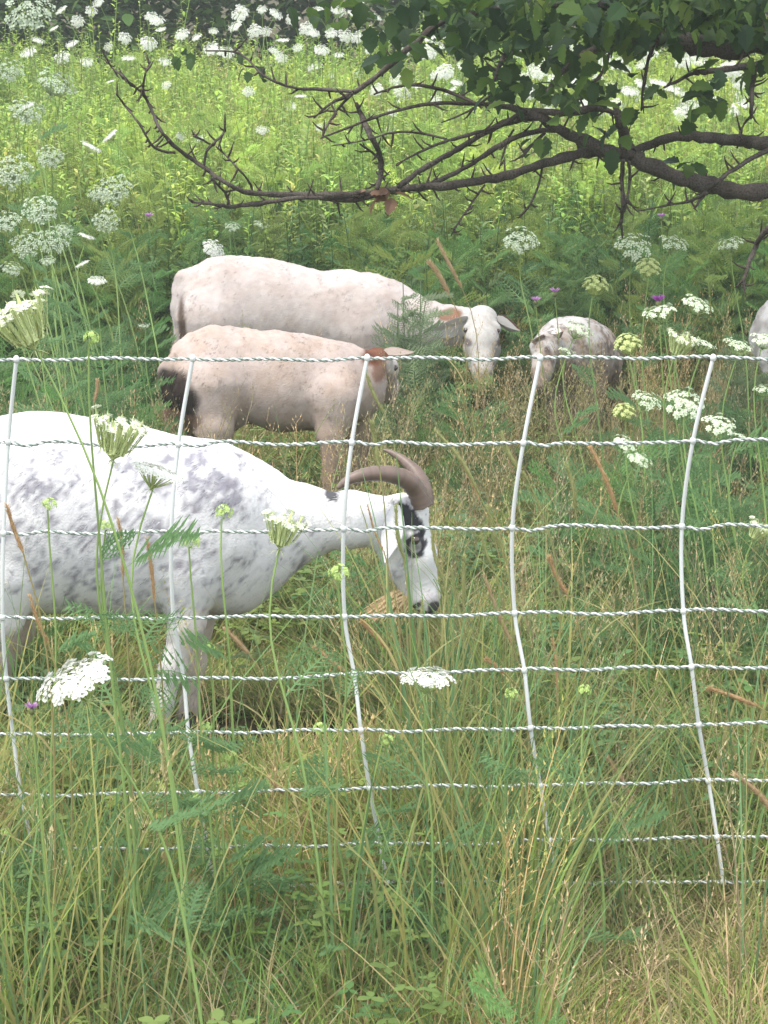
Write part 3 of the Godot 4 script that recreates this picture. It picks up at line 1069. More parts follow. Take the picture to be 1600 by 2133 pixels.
func ear(parent: Node3D, at: Vector3, root: Vector3, tip: Vector3, across: Vector3, width: float, col: Color, inner: Color) -> void:
	var o := MB.new()
	var ws := [0.3, 0.75, 1.0, 0.95, 0.7, 0.36, 0.05]
	var d := tip - root
	var face := d.cross(across).normalized()
	for layer in 2:
		var l := []
		var r := []
		var m := []
		var cs := []
		for q in ws.size():
			var t := q / 6.0
			var sag := Vector3.DOWN * d.length() * 0.12 * sin(PI * t)
			var c := root + d * t + sag * 0.5 + face * (0.004 if layer == 0 else -0.004)
			l.append(c - across * width * 0.5 * ws[q] - face * 0.012 * ws[q] - at); r.append(c + across * width * 0.5 * ws[q] - face * 0.012 * ws[q] - at); m.append(c - at)
			cs.append(col if layer == 0 else inner)
		o.strip(l, m, cs)
		o.strip(m, r, cs)
	part("ear", o.mesh(), M.coat, parent)

func eye(parent: Node3D, at: Vector3, p: Vector3, r: float, col: Color) -> void:
	var o := MB.new()
	o.ball(p - at, Vector3(r, r, r), 8, 10, col)
	part("eye", o.mesh(), M.eye, parent)

func horn(parent: Node3D, at: Vector3, line: Array) -> void:
	var pts := []
	var rr := []
	for e in line:
		pts.append(P(e[0], e[1], zd0 + e[2]) - at); rr.append(Vector3(e[3] * S(e[1], zd0), 0, 0))
	var sp := smooth(pts, 8)
	var sr := smooth(rr, 8)
	var rads := []
	var cols := []
	for q in sp.size():
		var ring := 1.0 + 0.05 * sin(q * 2.4) + rng.randf() * 0.06
		rads.append(sr[q].x * ring)
		cols.append(Color(0.13, 0.09, 0.072) * (0.85 + 0.3 * rng.randf()))
	var o := MB.new()
	o.tube(sp, rads, 12, cols)
	part("horn", o.mesh(), M.horn, parent)

func hoof(parent: Node3D, at: Vector3, p: Vector3, size: float) -> void:
	var o := MB.new()
	for s in [-1, 1]:
		o.tube([p - at + Vector3(0, size, s * size * 0.42), p - at + Vector3(size * 0.35, 0.0, s * size * 0.46)], [size * 0.42, size * 0.5], 8, [Color(0.06, 0.05, 0.045)])
	part("hoof", o.mesh(), M.horn, parent)


func goat_coat(p: Vector3, n: Vector3) -> Color:
	var c := Color(0.58, 0.57, 0.575)
	var q := (Vector2(p.x, p.y) - flat(0, 1000)) / S(1000, zd0)      # photograph-sized units along the flank
	q.y = 1000.0 - q.y
	var fine := streaks.get_noise_3d((q.x + q.y * 0.8) * 0.085, (q.y - q.x * 0.8) * 0.024, p.z * 16.0)
	var mid := spots.get_noise_3d(q.x * 0.02, q.y * 0.02, p.z * 6.0)
	var grey := 0.0
	for s in [[105, 985, 130, 62, 0.3, 0.55], [440, 990, 95, 62, 0.5, 0.75], [478, 1010, 45, 60, 0.3, 0.6], [300, 960, 90, 50, 0.3, 0.55], [250, 1080, 260, 90, 0.4, 0.34], [300, 1190, 200, 60, 0.4, 0.3], [560, 1130, 120, 70, 0.3, 0.2], [130, 930, 70, 26, 0.2, 0.4], [210, 1150, 160, 110, 0.5, 0.36], [60, 1080, 90, 90, 0.3, 0.3], [400, 1130, 60, 90, 0.2, 0.3]]:
		var d := near_spot(p, s[0], s[1], s[2], s[3], s[4])
		grey = maxf(grey, s[5] * clampf(1.35 - d, 0.0, 1.0))
	var dark := clampf((fine * 1.5 + mid * 0.9) * 1.3 + grey * 1.9 - 0.6, 0.0, 1.0) * step_(grey, 0.02)
	c = c.lerp(Color(0.33, 0.325, 0.36), clampf(grey * (0.75 + 1.1 * mid), 0.0, 0.75))
	c = c.lerp(Color(0.12, 0.115, 0.145), dark * 0.72)
	if mid > 0.42 and fine > 0.05:
		c = c.lerp(Color(0.2, 0.18, 0.2), 0.55)
	# tan stain along the belly and down the legs; far legs also get painted shade
	var low := clampf((q.y - 1225.0) / 120.0, 0.0, 1.0)
	c = c.lerp(Color(0.46, 0.38, 0.315), (0.75 if q.x < 340.0 else 0.35) * low * (0.55 + 0.5 * mid) if q.x < 700.0 else 0.0)
	if p.z < -zd0 - 0.055 and q.y > 1230.0:
		c = c.lerp(Color(0.44, 0.34, 0.26), 0.6)  # shade of the far side painted into the coat
	elif q.y > 1250.0 and q.x > 385.0 and q.x < 460.0:
		c = c.lerp(Color(0.50, 0.40, 0.32), 0.3)
	# head markings
	if q.x > 660.0:
		for s in [[848, 1068, 42, 20, 0.8, 0.97], [872, 1106, 17, 7, -0.35, 0.95], [694, 1026, 16, 14, 0.2, 0.9]]:
			var d := near_spot(p, s[0], s[1], s[2], s[3], s[4])
			c = c.lerp(Color(0.018, 0.017, 0.022), s[5] * smoothstep(1.15, 0.85, d + fine * 0.25))
		for s in [[846, 1166, 24, 22, 0.2, 0.75], [826, 1190, 22, 14, 0.2, 0.6], [856, 1140, 24, 26, 0.0, 0.5], [838, 1206, 26, 14, 0.0, 0.35]]:
			var d := near_spot(p, s[0], s[1], s[2], s[3], s[4])
			c = c.lerp(Color(0.12, 0.11, 0.13), s[5] * smoothstep(1.2, 0.5, d + fine * 0.5) * clampf(0.55 + fine * 1.4, 0.2, 1.0))
		var ring := near_spot(p, 865, 1128, 21, 25)
		c = c.lerp(Color(0.2, 0.19, 0.2), 0.7 * smoothstep(1.0, 0.7, ring))
		c = c.lerp(Color(0.018, 0.017, 0.022), 0.92 * smoothstep(0.5, 0.68, ring) * smoothstep(1.2, 0.95, ring + fine * 0.3))
		var muzzle := near_spot(p, 890, 1250, 34, 26)
		c = c.lerp(Color(0.60, 0.56, 0.60), 0.8 * smoothstep(1.2, 0.6, muzzle))
		for s in [[903, 1259, 13, 14, 0.4], [868, 1256, 16, 6, -0.7], [884, 1270, 20, 4, 0.1]]:
			c = c.lerp(Color(0.04, 0.036, 0.04), 0.92 * smoothstep(1.15, 0.8, near_spot(p, s[0], s[1], s[2], s[3], s[4])))
	return c

func step_(v: float, e: float) -> float:
	return 1.0 if v > e else 0.0

func goat() -> void:
	zd0 = 4.92
	relief = 0.004
	var at := on_ground(P(200, 1500, zd0).x, zd0)
	var t := thing("goat", "white goat with grey speckles, black eye patch and curved horns, grazing behind the fence", "goat", at)
	var body := [
		B(-150, 1035, 0, 165, 100, 1068, 0, 203, 1.32, 0.05), B(100, 1068, 0, 203, 280, 1088, 0, 190, 1.32, 0.05), B(280, 1088, 0, 190, 410, 1090, 0, 166, 1.35, 0.05),
		B(410, 1100, 0, 165, 470, 1120, 0, 142, 1.4, 0.05), B(430, 1020, 0, 92, 520, 1040, 0, 78, 1.3, 0.05),
		B(470, 1165, 0, 108, 520, 1140, 0, 88, 1.4, 0.05), B(470, 1085, 0, 132, 615, 1086, 0, 76, 1.4, 0.04), B(615, 1086, 0, 75, 730, 1082, 0, 54, 1.3, 0.03), B(452, 985, -0.05, 46, 478, 1130, -0.1, 40, 1.5, 0.03), B(480, 1188, 0, 78, 620, 1106, 0, 57, 1.45, 0.04), B(730, 1084, 0, 57, 815, 1084, 0, 50, 1.2, 0.03),
		# shoulder and near foreleg
		B(440, 1060, -0.075, 95, 395, 1190, -0.095, 62, 1.6, 0.05), B(395, 1190, -0.09, 56, 388, 1300, -0.09, 37, 1.1, 0.03), B(388, 1300, -0.09, 33, 362, 1385, -0.09, 25, 1, 0.02), B(362, 1385, -0.09, 27, 342, 1462, -0.09, 19, 1, 0.02), B(342, 1462, -0.09, 21, 332, 1500, -0.09, 22, 1, 0.02),
		# far foreleg
		B(430, 1180, 0.08, 62, 408, 1310, 0.09, 32, 1.1, 0.04), B(408, 1310, 0.09, 29, 404, 1385, 0.09, 22, 1, 0.02), B(404, 1385, 0.09, 24, 396, 1470, 0.09, 17, 1, 0.02), B(396, 1470, 0.09, 18, 394, 1490, 0.09, 19, 1, 0.02),
		# hind legs
		B(-90, 1060, -0.06, 150, -5, 1205, -0.1, 80, 1.5, 0.05), B(-5, 1205, -0.1, 76, 5, 1290, -0.1, 44, 1.2, 0.03), B(5, 1290, -0.1, 38, -45, 1370, -0.1, 27, 1, 0.02), B(-45, 1370, -0.1, 26, -50, 1500, -0.1, 20, 1, 0.02),
		B(-90, 1100, 0.07, 130, 10, 1240, 0.1, 60, 1.5, 0.05), B(10, 1240, 0.1, 52, 35, 1310, 0.1, 36, 1.2, 0.03), B(35, 1310, 0.1, 32, 5, 1380, 0.1, 24, 1, 0.02), B(5, 1380, 0.1, 24, 0, 1490, 0.1, 19, 1, 0.02),
		# tail root
		B(-300, 960, 0, 26, -330, 900, 0, 16, 1, 0.02)]
	var head := [
		B(700, 1084, 0, 55, 815, 1084, 0, 49, 1.2, 0.03), B(845, 1086, 0, 46, 868, 1160, 0, 41, 1.15, 0.02), B(868, 1160, 0, 41, 886, 1236, 0, 29, 1.12, 0.02), B(888, 1242, 0, 28, 890, 1256, 0, 26, 1.0, 0.015),
		B(815, 1118, 0, 46, 838, 1180, 0, 32, 1.25, 0.025), B(838, 1180, 0, 32, 862, 1240, 0, 20, 1.2, 0.02), B(838, 1058, 0, 30, 862, 1062, 0, 28, 1.0, 0.02),
		B(862, 1118, -0.038, 13, 868, 1128, -0.038, 12, 1.0, 0.012), B(862, 1118, 0.038, 13, 868, 1128, 0.038, 12, 1.0, 0.012)]
	var o := MB.new()
	field_mesh(body, 0.0105, at, goat_coat, o)
	var h := MB.new()
	relief = 0.0025
	field_mesh(head, 0.0042, at, goat_coat, h)
	var whole := MB.new()
	whole.add(o, Transform3D())
	whole.add(h, Transform3D())
	part("body", whole.mesh(), M.coat, t)
	horn(t, at, [[880, 1054, -0.024, 20], [866, 1018, -0.03, 20], [838, 995, -0.05, 18.5], [795, 986, -0.07, 16.5], [755, 990, -0.085, 13.5], [726, 1000, -0.09, 10], [704, 1016, -0.09, 5]])
	horn(t, at, [[886, 1052, 0.028, 19], [880, 1016, 0.04, 19], [865, 984, 0.06, 15], [842, 960, 0.085, 9.5], [818, 944, 0.105, 6], [800, 937, 0.115, 2.5]])
	var s := S(1100, zd0)
	ear(t, at, P(824, 1052, zd0 - 0.05), P(803, 1172, zd0 - 0.085), Vector3(1, 0.1, 0.25).normalized(), 47 * s, Color(0.58, 0.565, 0.57), Color(0.58, 0.565, 0.57))
	ear(t, at, P(846, 1060, zd0 + 0.05), P(830, 1160, zd0 + 0.1), Vector3(1, 0.1, -0.25).normalized(), 50 * s, Color(0.7, 0.6, 0.58), Color(0.58, 0.565, 0.57))
	eye(t, at, P(865, 1125, zd0 - 0.046), 0.0105, Color(0.045, 0.03, 0.02))
	eye(t, at, P(866, 1123, zd0 + 0.047), 0.0115, Color(0.16, 0.09, 0.03))
	var b := MB.new()
	for k in 150:
		var root := P(rnd(822, 872), rnd(1226, 1252), zd0 + rnd(-0.02, 0.02)) - at
		var end := P(rnd(752, 845), rnd(1262, 1296), zd0 + rnd(-0.03, 0.03)) - at
		var c := Color(0.62, 0.45, 0.27) * rnd(0.75, 1.2)
		var dd := (end - root).normalized()
		b.blade(root, dd + Vector3(0, 0.2, 0), dd.cross(Vector3(rnd(-0.4, 0.4), rnd(-0.4, 0.4), 1)).normalized(), Vector3(0, -0.25, 0), (end - root).length(), 0.005, 3, c, c * 1.1)
	part("beard", b.mesh(), M.hair, t, "stuff")
	for p in [P(330, 1515, zd0 - 0.09), P(392, 1500, zd0 + 0.09), P(-52, 1512, zd0 - 0.1), P(0, 1500, zd0 + 0.1)]:
		hoof(t, at, Vector3(p.x, maxf(p.y - 0.012, ground(p.x, -p.z)), p.z), 0.036)
	var flow := Vector3(-1.0, -0.75, 0)
	hairs(t, o, 34000, 0.02, 0.0019, flow, goat_coat, M.hair)
	hairs(t, h, 8000, 0.009, 0.0012, Vector3(-0.6, -0.2, 0), goat_coat, M.hair, true)


# wool is never one even tone: clumps, dust and lighter tips
func mottled(c: Color, p: Vector3) -> Color:
	var k := 1.0 + 0.1 * spots.get_noise_3d(p.x * 22.0, p.y * 16.0, p.z * 22.0) + 0.16 * streaks.get_noise_3d(p.x * 60.0 + p.y * 30.0, p.y * 34.0 - p.x * 12.0, p.z * 50.0)
	var dust := clampf(spots.get_noise_3d(p.x * 7.0 + 9.0, p.y * 9.0, p.z * 7.0) * 1.4 - 0.15, 0.0, 0.5)
	c = c.lerp(Color(0.27, 0.20, 0.15), dust * 0.4)
	return Color(c.r * k, c.g * k, c.b * k)

func rear_coat(p: Vector3, n: Vector3) -> Color:
	var q := (Vector2(p.x, p.y) - flat(0, 640)) / S(640, zd0)
	q.y = 640.0 - q.y
	var mid := spots.get_noise_3d(q.x * 0.016, q.y * 0.016, p.z * 5.0)
	var c := Color(0.41, 0.365, 0.35).lerp(Color(0.35, 0.29, 0.265), clampf(0.5 + mid, 0.0, 1.0) * 0.6)
	c = c.lerp(Color(0.06, 0.04, 0.03), 0.95 * smoothstep(1.2, 0.6, near_spot(p, 388, 668, 10, 66, -0.06)))  # shade in the gap between tail and thigh, painted into the coat
	if q.x > 880.0:
		c = c.lerp(Color(0.369, 0.356, 0.338), smoothstep(930.0, 965.0, q.x))
		c = c.lerp(Color(0.17, 0.075, 0.04), 0.9 * smoothstep(1.2, 0.75, near_spot(p, 938, 641, 26, 11, -0.1) + mid * 0.3))
		for s in [[968, 688, 8, 7, 0.0], [1034, 690, 8, 7, 0.0]]:
			c = c.lerp(Color(0.09, 0.07, 0.075), 0.8 * smoothstep(1.5, 0.8, near_spot(p, s[0], s[1], s[2], s[3], s[4])))
		c = c.lerp(Color(0.324, 0.261, 0.225), 0.7 * smoothstep(1.3, 0.4, near_spot(p, 1004, 785, 34, 50)))
		for s in [[992, 784, 7, 3, 0.6], [1016, 784, 7, 3, -0.6], [1004, 796, 14, 2.5, 0.0], [984, 735, 3, 14, -0.5]]:
			c = c.lerp(Color(0.12, 0.08, 0.08), 0.7 * smoothstep(1.2, 0.7, near_spot(p, s[0], s[1], s[2], s[3], s[4])))
	return mottled(c, p)

func standing_sheep() -> void:
	zd0 = 8.35
	relief = 0.011
	var at := on_ground(P(600, 900, zd0).x, zd0)
	var t := thing("sheep", "large cream sheep facing the camera with spread ears, standing behind the tan one", "sheep", at)
	var body := [
		B(470, 632, 0, 100, 560, 652, 0, 104, 1.15, 0.06), B(455, 650, 0, 90, 470, 700, 0, 82, 1.15, 0.05), B(560, 652, 0, 104, 745, 672, -0.03, 100, 1.15, 0.06), B(745, 655, -0.03, 82, 790, 660, -0.05, 78, 1.2, 0.05),
		B(790, 662, -0.05, 74, 880, 682, -0.1, 58, 1.25, 0.04), B(880, 682, -0.1, 56, 960, 684, -0.14, 46, 1.2, 0.03),
		B(440, 680, -0.12, 75, 425, 780, -0.14, 42, 1.3, 0.05), B(425, 780, -0.14, 36, 405, 850, -0.14, 22, 1, 0.02), B(405, 850, -0.14, 20, 410, 925, -0.14, 15, 1, 0.02),
		B(450, 680, 0.12, 70, 450, 780, 0.14, 40, 1.3, 0.05), B(450, 780, 0.14, 34, 432, 840, 0.14, 22, 1, 0.02), B(432, 840, 0.14, 20, 436, 905, 0.14, 15, 1, 0.02),
		B(760, 700, -0.12, 62, 765, 790, -0.14, 36, 1.3, 0.05), B(765, 790, -0.14, 30, 768, 930, -0.14, 16, 1, 0.02),
		B(790, 700, 0.08, 60, 800, 790, 0.1, 34, 1.3, 0.05), B(800, 790, 0.1, 28, 802, 908, 0.1, 15, 1, 0.02),
		B(392, 585, 0, 30, 371, 640, -0.02, 13, 1, 0.02), B(371, 640, -0.02, 12, 369, 745, -0.04, 10, 1, 0.008)]
	var head := [
		B(900, 682, -0.11, 52, 968, 684, -0.15, 42, 1.1, 0.03), B(1004, 668, -0.19, 33, 1004, 712, -0.27, 34, 0.95, 0.02), B(1004, 712, -0.27, 31, 1005, 775, -0.37, 21, 1.0, 0.02), B(1005, 775, -0.37, 21, 1005, 786, -0.37, 20, 1.0, 0.01),
		B(986, 728, -0.24, 22, 1000, 780, -0.31, 16, 1.0, 0.02), B(1022, 728, -0.24, 22, 1008, 780, -0.31, 16, 1.0, 0.02), B(974, 684, -0.245, 9, 1034, 684, -0.245, 9, 1.0, 0.02)]
	var o := MB.new()
	field_mesh(body, 0.014, at, rear_coat, o)
	var h := MB.new()
	relief = 0.0025
	field_mesh(head, 0.006, at, rear_coat, h)
	var whole := MB.new()
	whole.add(o, Transform3D())
	whole.add(h, Transform3D())
	part("body", whole.mesh(), M.coat, t)
	var s := S(690, zd0)
	var ear_c := Color(0.46, 0.445, 0.425)
	ear(t, at, P(978, 664, zd0 - 0.2), P(888, 690, zd0 - 0.24), Vector3(0.15, 1, 0.45).normalized(), 44 * s, ear_c, ear_c)
	ear(t, at, P(1030, 664, zd0 - 0.2), P(1084, 688, zd0 - 0.25), Vector3(-0.25, 1, 0.45).normalized(), 34 * s, ear_c, Color(0.12, 0.07, 0.06))
	eye(t, at, P(971, 688, zd0 - 0.262), 0.0095, Color(0.05, 0.035, 0.03))
	eye(t, at, P(1036, 689, zd0 - 0.262), 0.0095, Color(0.05, 0.035, 0.03))
	for p in [P(410, 930, zd0 - 0.14), P(436, 908, zd0 + 0.14), P(768, 935, zd0 - 0.14), P(802, 910, zd0 + 0.1)]:
		hoof(t, at, Vector3(p.x, ground(p.x, -p.z), p.z), 0.04)
	hairs(t, o, 16000, 0.016, 0.0022, Vector3(-1.0, -0.6, 0), rear_coat, M.hair)
	hairs(t, h, 3500, 0.009, 0.0016, Vector3(0.1, -1.0, 0.3), rear_coat, M.hair)


func tan_coat(p: Vector3, n: Vector3) -> Color:
	var q := (Vector2(p.x, p.y) - flat(0, 780)) / S(780, zd0)
	q.y = 780.0 - q.y
	var mid := spots.get_noise_3d(q.x * 0.018, q.y * 0.018, p.z * 5.0)
	var c := Color(0.39, 0.325, 0.30).lerp(Color(0.35, 0.27, 0.225), clampf(0.45 + mid * 1.1, 0.0, 1.0) * 0.75)
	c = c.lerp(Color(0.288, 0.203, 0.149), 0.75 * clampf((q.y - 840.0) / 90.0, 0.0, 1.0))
	var rump := near_spot(p, 372, 816, 46, 66, -0.2) + mid * 0.35
	c = c.lerp(Color(0.022, 0.015, 0.013), 0.97 * smoothstep(1.15, 0.8, rump))
	c = c.lerp(Color(0.12, 0.07, 0.05), 0.8 * smoothstep(1.2, 0.7, near_spot(p, 402, 872, 36, 14, -0.7) + mid * 0.3))
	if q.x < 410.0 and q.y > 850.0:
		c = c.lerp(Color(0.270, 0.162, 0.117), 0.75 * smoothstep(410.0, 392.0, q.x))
	if q.x > 735.0:
		c = c.lerp(Color(0.12, 0.04, 0.02), 0.95 * smoothstep(1.2, 0.75, near_spot(p, 783, 742, 27, 21, 0.0) + mid * 0.3))
		c = c.lerp(Color(0.15, 0.065, 0.035), 0.75 * smoothstep(1.2, 0.7, near_spot(p, 790, 775, 16, 22, 0.0)))
		c = c.lerp(Color(0.522, 0.495, 0.477), 0.7 * smoothstep(1.2, 0.7, near_spot(p, 822, 772, 16, 26, 0.0)))
	return mottled(c, p)

func tan_sheep() -> void:
	zd0 = 7.1
	relief = 0.011
	var at := on_ground(P(560, 1000, zd0).x, zd0)
	var t := thing("sheep", "smaller tan sheep with a dark brown rump, grazing in front of the cream sheep", "sheep", at)
	var body := [
		B(450, 782, 0, 104, 540, 786, 0, 88, 1.15, 0.05), B(540, 786, 0, 88, 600, 798, 0, 93, 1.15, 0.05), B(432, 800, 0, 86, 440, 840, 0, 74, 1.2, 0.05), B(600, 798, 0, 93, 690, 804, 0.02, 86, 1.15, 0.06), B(690, 800, 0.02, 86, 735, 800, 0.04, 72, 1.2, 0.05),
		B(725, 785, 0.04, 56, 768, 772, 0.1, 34, 1.15, 0.04),
		B(436, 815, -0.1, 74, 448, 890, -0.12, 42, 1.35, 0.03), B(448, 890, -0.12, 37, 438, 965, -0.12, 24, 1, 0.02), B(440, 965, -0.12, 22, 446, 1075, -0.12, 16, 1, 0.02),
		B(400, 830, 0.08, 58, 378, 900, 0.1, 36, 1.3, 0.05), B(378, 900, 0.1, 32, 362, 960, 0.1, 22, 1, 0.02), B(362, 960, 0.1, 20, 366, 1058, 0.1, 15, 1, 0.02),
		B(700, 830, -0.1, 52, 692, 905, -0.11, 32, 1.3, 0.05), B(692, 905, -0.11, 28, 690, 1078, -0.11, 16, 1, 0.02),
		B(740, 820, 0.1, 50, 745, 890, 0.12, 30, 1.3, 0.05), B(745, 890, 0.12, 26, 748, 1058, 0.12, 15, 1, 0.02),
		B(352, 775, 0, 18, 358, 860, 0, 14, 1, 0.03)]
	var head := [B(745, 778, 0.06, 42, 785, 757, 0.13, 29, 1.1, 0.03), B(785, 755, 0.13, 29, 802, 768, 0.2, 27, 1.0, 0.02), B(802, 768, 0.2, 26, 810, 808, 0.26, 19, 1.0, 0.02), B(810, 808, 0.26, 19, 811, 826, 0.27, 16, 1.0, 0.02)]
	var o := MB.new()
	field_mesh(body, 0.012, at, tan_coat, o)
	var h := MB.new()
	relief = 0.0025
	field_mesh(head, 0.006, at, tan_coat, h)
	var whole := MB.new()
	whole.add(o, Transform3D())
	whole.add(h, Transform3D())
	part("body", whole.mesh(), M.coat, t)
	var s := S(760, zd0)
	ear(t, at, P(792, 736, zd0 + 0.12), P(862, 734, zd0 + 0.1), Vector3(0.0, 1, 0.35).normalized(), 27 * s, Color(0.46, 0.38, 0.34), Color(0.42, 0.33, 0.29))
	ear(t, at, P(772, 738, zd0 + 0.2), P(733, 722, zd0 + 0.26), Vector3(0.0, 1, 0.35).normalized(), 28 * s, Color(0.35, 0.16, 0.09), Color(0.5, 0.34, 0.28))
	eye(t, at, P(822, 766, zd0 + 0.165), 0.011, Color(0.05, 0.035, 0.03))
	for p in [P(446, 1085, zd0 - 0.12), P(366, 1065, zd0 + 0.1), P(690, 1085, zd0 - 0.11), P(748, 1060, zd0 + 0.12)]:
		hoof(t, at, Vector3(p.x, ground(p.x, -p.z), p.z), 0.034)
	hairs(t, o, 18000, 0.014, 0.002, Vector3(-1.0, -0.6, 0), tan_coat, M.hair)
	hairs(t, h, 3000, 0.01, 0.0016, Vector3(-0.6, -0.3, 0), tan_coat, M.hair)


func pale_coat(p: Vector3, n: Vector3) -> Color:
	var q := (Vector2(p.x, p.y) - flat(1200, 700)) / S(700, zd0)
	var mid := spots.get_noise_3d(q.x * 0.03, q.y * 0.03, p.z * 6.0)
	var fine := streaks.get_noise_3d(q.x * 0.12, q.y * 0.06, p.z * 20.0)
	var c := Color(0.378, 0.360, 0.347).lerp(Color(0.22, 0.165, 0.125), clampf(-q.y / 60.0 + 0.35 + mid * 1.4, 0.0, 1.0) * 0.8)
	c = c.lerp(Color(0.09, 0.07, 0.06), 0.8 * smoothstep(0.12, 0.4, fine + mid * 0.4) * step_(30.0, q.y))
	c = c.lerp(Color(0.05, 0.035, 0.03), 0.85 * smoothstep(1.2, 0.7, near_spot(p, 1130, 712, 8, 14)))
	return mottled(c, p)

func hidden_sheep() -> void:
	zd0 = 8.0
	relief = 0.011
	var at := on_ground(P(1195, 900, zd0).x, zd0)
	var t := thing("sheep", "pale speckled sheep mostly hidden in tall grass beyond the fence, beside the facing sheep", "sheep", at)
	var body := [
		B(1188, 735, 0.0, 76, 1205, 755, 0.35, 84, 1.0, 0.06), B(1205, 755, 0.35, 84, 1225, 770, 0.62, 78, 1.0, 0.06), B(1235, 745, 0.05, 52, 1262, 760, 0.1, 34, 1.0, 0.05),
		B(1160, 735, -0.06, 52, 1136, 726, -0.18, 30, 1.0, 0.04), B(1136, 722, -0.18, 30, 1128, 778, -0.3, 22, 1.0, 0.02), B(1128, 778, -0.3, 22, 1126, 800, -0.32, 18, 1.0, 0.02),
		B(1168, 800, 0.0, 36, 1166, 960, 0.0, 15, 1.0, 0.04), B(1228, 800, 0.0, 36, 1228, 960, 0.0, 15, 1.0, 0.04), B(1190, 820, 0.6, 40, 1190, 900, 0.6, 15, 1.0, 0.04), B(1250, 820, 0.6, 40, 1252, 900, 0.6, 15, 1.0, 0.04)]
	var o := MB.new()
	field_mesh(body, 0.011, at, pale_coat, o)
	part("body", o.mesh(), M.coat, t)
	ear(t, at, P(1134, 700, zd0 - 0.2), P(1106, 712, zd0 - 0.22), Vector3(0.1, 1, 0.4).normalized(), 24 * S(700, zd0), Color(0.5, 0.44, 0.36), Color(0.3, 0.22, 0.18))
	ear(t, at, P(1150, 694, zd0 - 0.16), P(1172, 690, zd0 - 0.24), Vector3(0.1, 1, 0.4).normalized(), 24 * S(700, zd0), Color(0.55, 0.5, 0.46), Color(0.3, 0.22, 0.18))
	hairs(t, o, 9000, 0.02, 0.0022, Vector3(0.2, -0.8, 0.4), pale_coat, M.hair)


func grey_coat(p: Vector3, n: Vector3) -> Color:
	var mid := spots.get_noise_3d(p.x * 14.0, p.y * 14.0, p.z * 9.0)
	return Color(0.44, 0.43, 0.42).lerp(Color(0.25, 0.235, 0.22), clampf(0.45 + mid * 1.5, 0.0, 1.0))

func border_sheep() -> void:
	zd0 = 7.7
	relief = 0.011
	var at := on_ground(P(1700, 900, zd0).x, zd0)
	var t := thing("sheep", "greyish sheep whose rump just shows among the weeds at the right border", "sheep", at)
	var body := [B(1650, 700, 0, 88, 1800, 710, 0.05, 92, 1.15, 0.06), B(1800, 700, 0.05, 86, 1900, 715, 0.05, 74, 1.15, 0.06), B(1900, 715, 0.05, 62, 2010, 760, 0.0, 40, 1.15, 0.04), B(2010, 760, 0.0, 40, 2050, 830, 0.0, 26, 1.0, 0.03),
		B(1650, 760, -0.1, 60, 1640, 860, -0.12, 30, 1.2, 0.05), B(1640, 860, -0.12, 26, 1645, 990, -0.12, 15, 1.0, 0.02), B(1670, 760, 0.1, 60, 1670, 860, 0.12, 30, 1.2, 0.05), B(1670, 860, 0.12, 26, 1672, 965, 0.12, 15, 1.0, 0.02),
		B(1880, 760, -0.1, 50, 1880, 870, -0.11, 26, 1.2, 0.05), B(1880, 870, -0.11, 24, 1882, 990, -0.11, 15, 1.0, 0.02), B(1895, 760, 0.12, 50, 1895, 860, 0.12, 26, 1.2, 0.05), B(1895, 860, 0.12, 24, 1896, 965, 0.12, 15, 1.0, 0.02)]
	var o := MB.new()
	field_mesh(body, 0.014, at, grey_coat, o)
	part("body", o.mesh(), M.coat, t)
	ear(t, at, P(2010, 730, zd0 - 0.05), P(1985, 790, zd0 - 0.12), Vector3(1, 0.1, 0.3).normalized(), 0.06, Color(0.4, 0.38, 0.36), Color(0.3, 0.22, 0.18))
	ear(t, at, P(2015, 730, zd0 + 0.05), P(1995, 785, zd0 + 0.12), Vector3(1, 0.1, -0.3).normalized(), 0.06, Color(0.4, 0.38, 0.36), Color(0.3, 0.22, 0.18))
	hairs(t, o, 7000, 0.018, 0.0022, Vector3(-1, -0.6, 0), grey_coat, M.hair)


# ------------------------------------------------------------------ wild carrots
var clusters := []
var heads := {}

func floret_cluster(count: int, radius: float, col: Color) -> MB:
	var o := MB.new()
	for k in count:
		var a := k * 2.39996
		var r := radius * sqrt((k + 0.4) / count)
		var c := Vector3(r * cos(a), radius * 0.35 * (1.0 - r * r / (radius * radius)) + rnd(-0.003, 0.004), r * sin(a))
		var tilt := Basis.from_euler(Vector3(rnd(-0.5, 0.5), rnd(0, TAU), rnd(-0.5, 0.5)))
		var s := radius * rnd(0.26, 0.36)
		var sh := rnd(0.92, 1.05)
		var cc := Color(col.r * sh, col.g * sh, col.b * sh)
		for q in 5:
			var b := q * TAU / 5.0
			o.tri(c, c + tilt * Vector3(cos(b - 0.5) * s, 0.1 * s, sin(b - 0.5) * s), c + tilt * Vector3(cos(b + 0.5) * s, 0.1 * s, sin(b + 0.5) * s), cc)
	return o

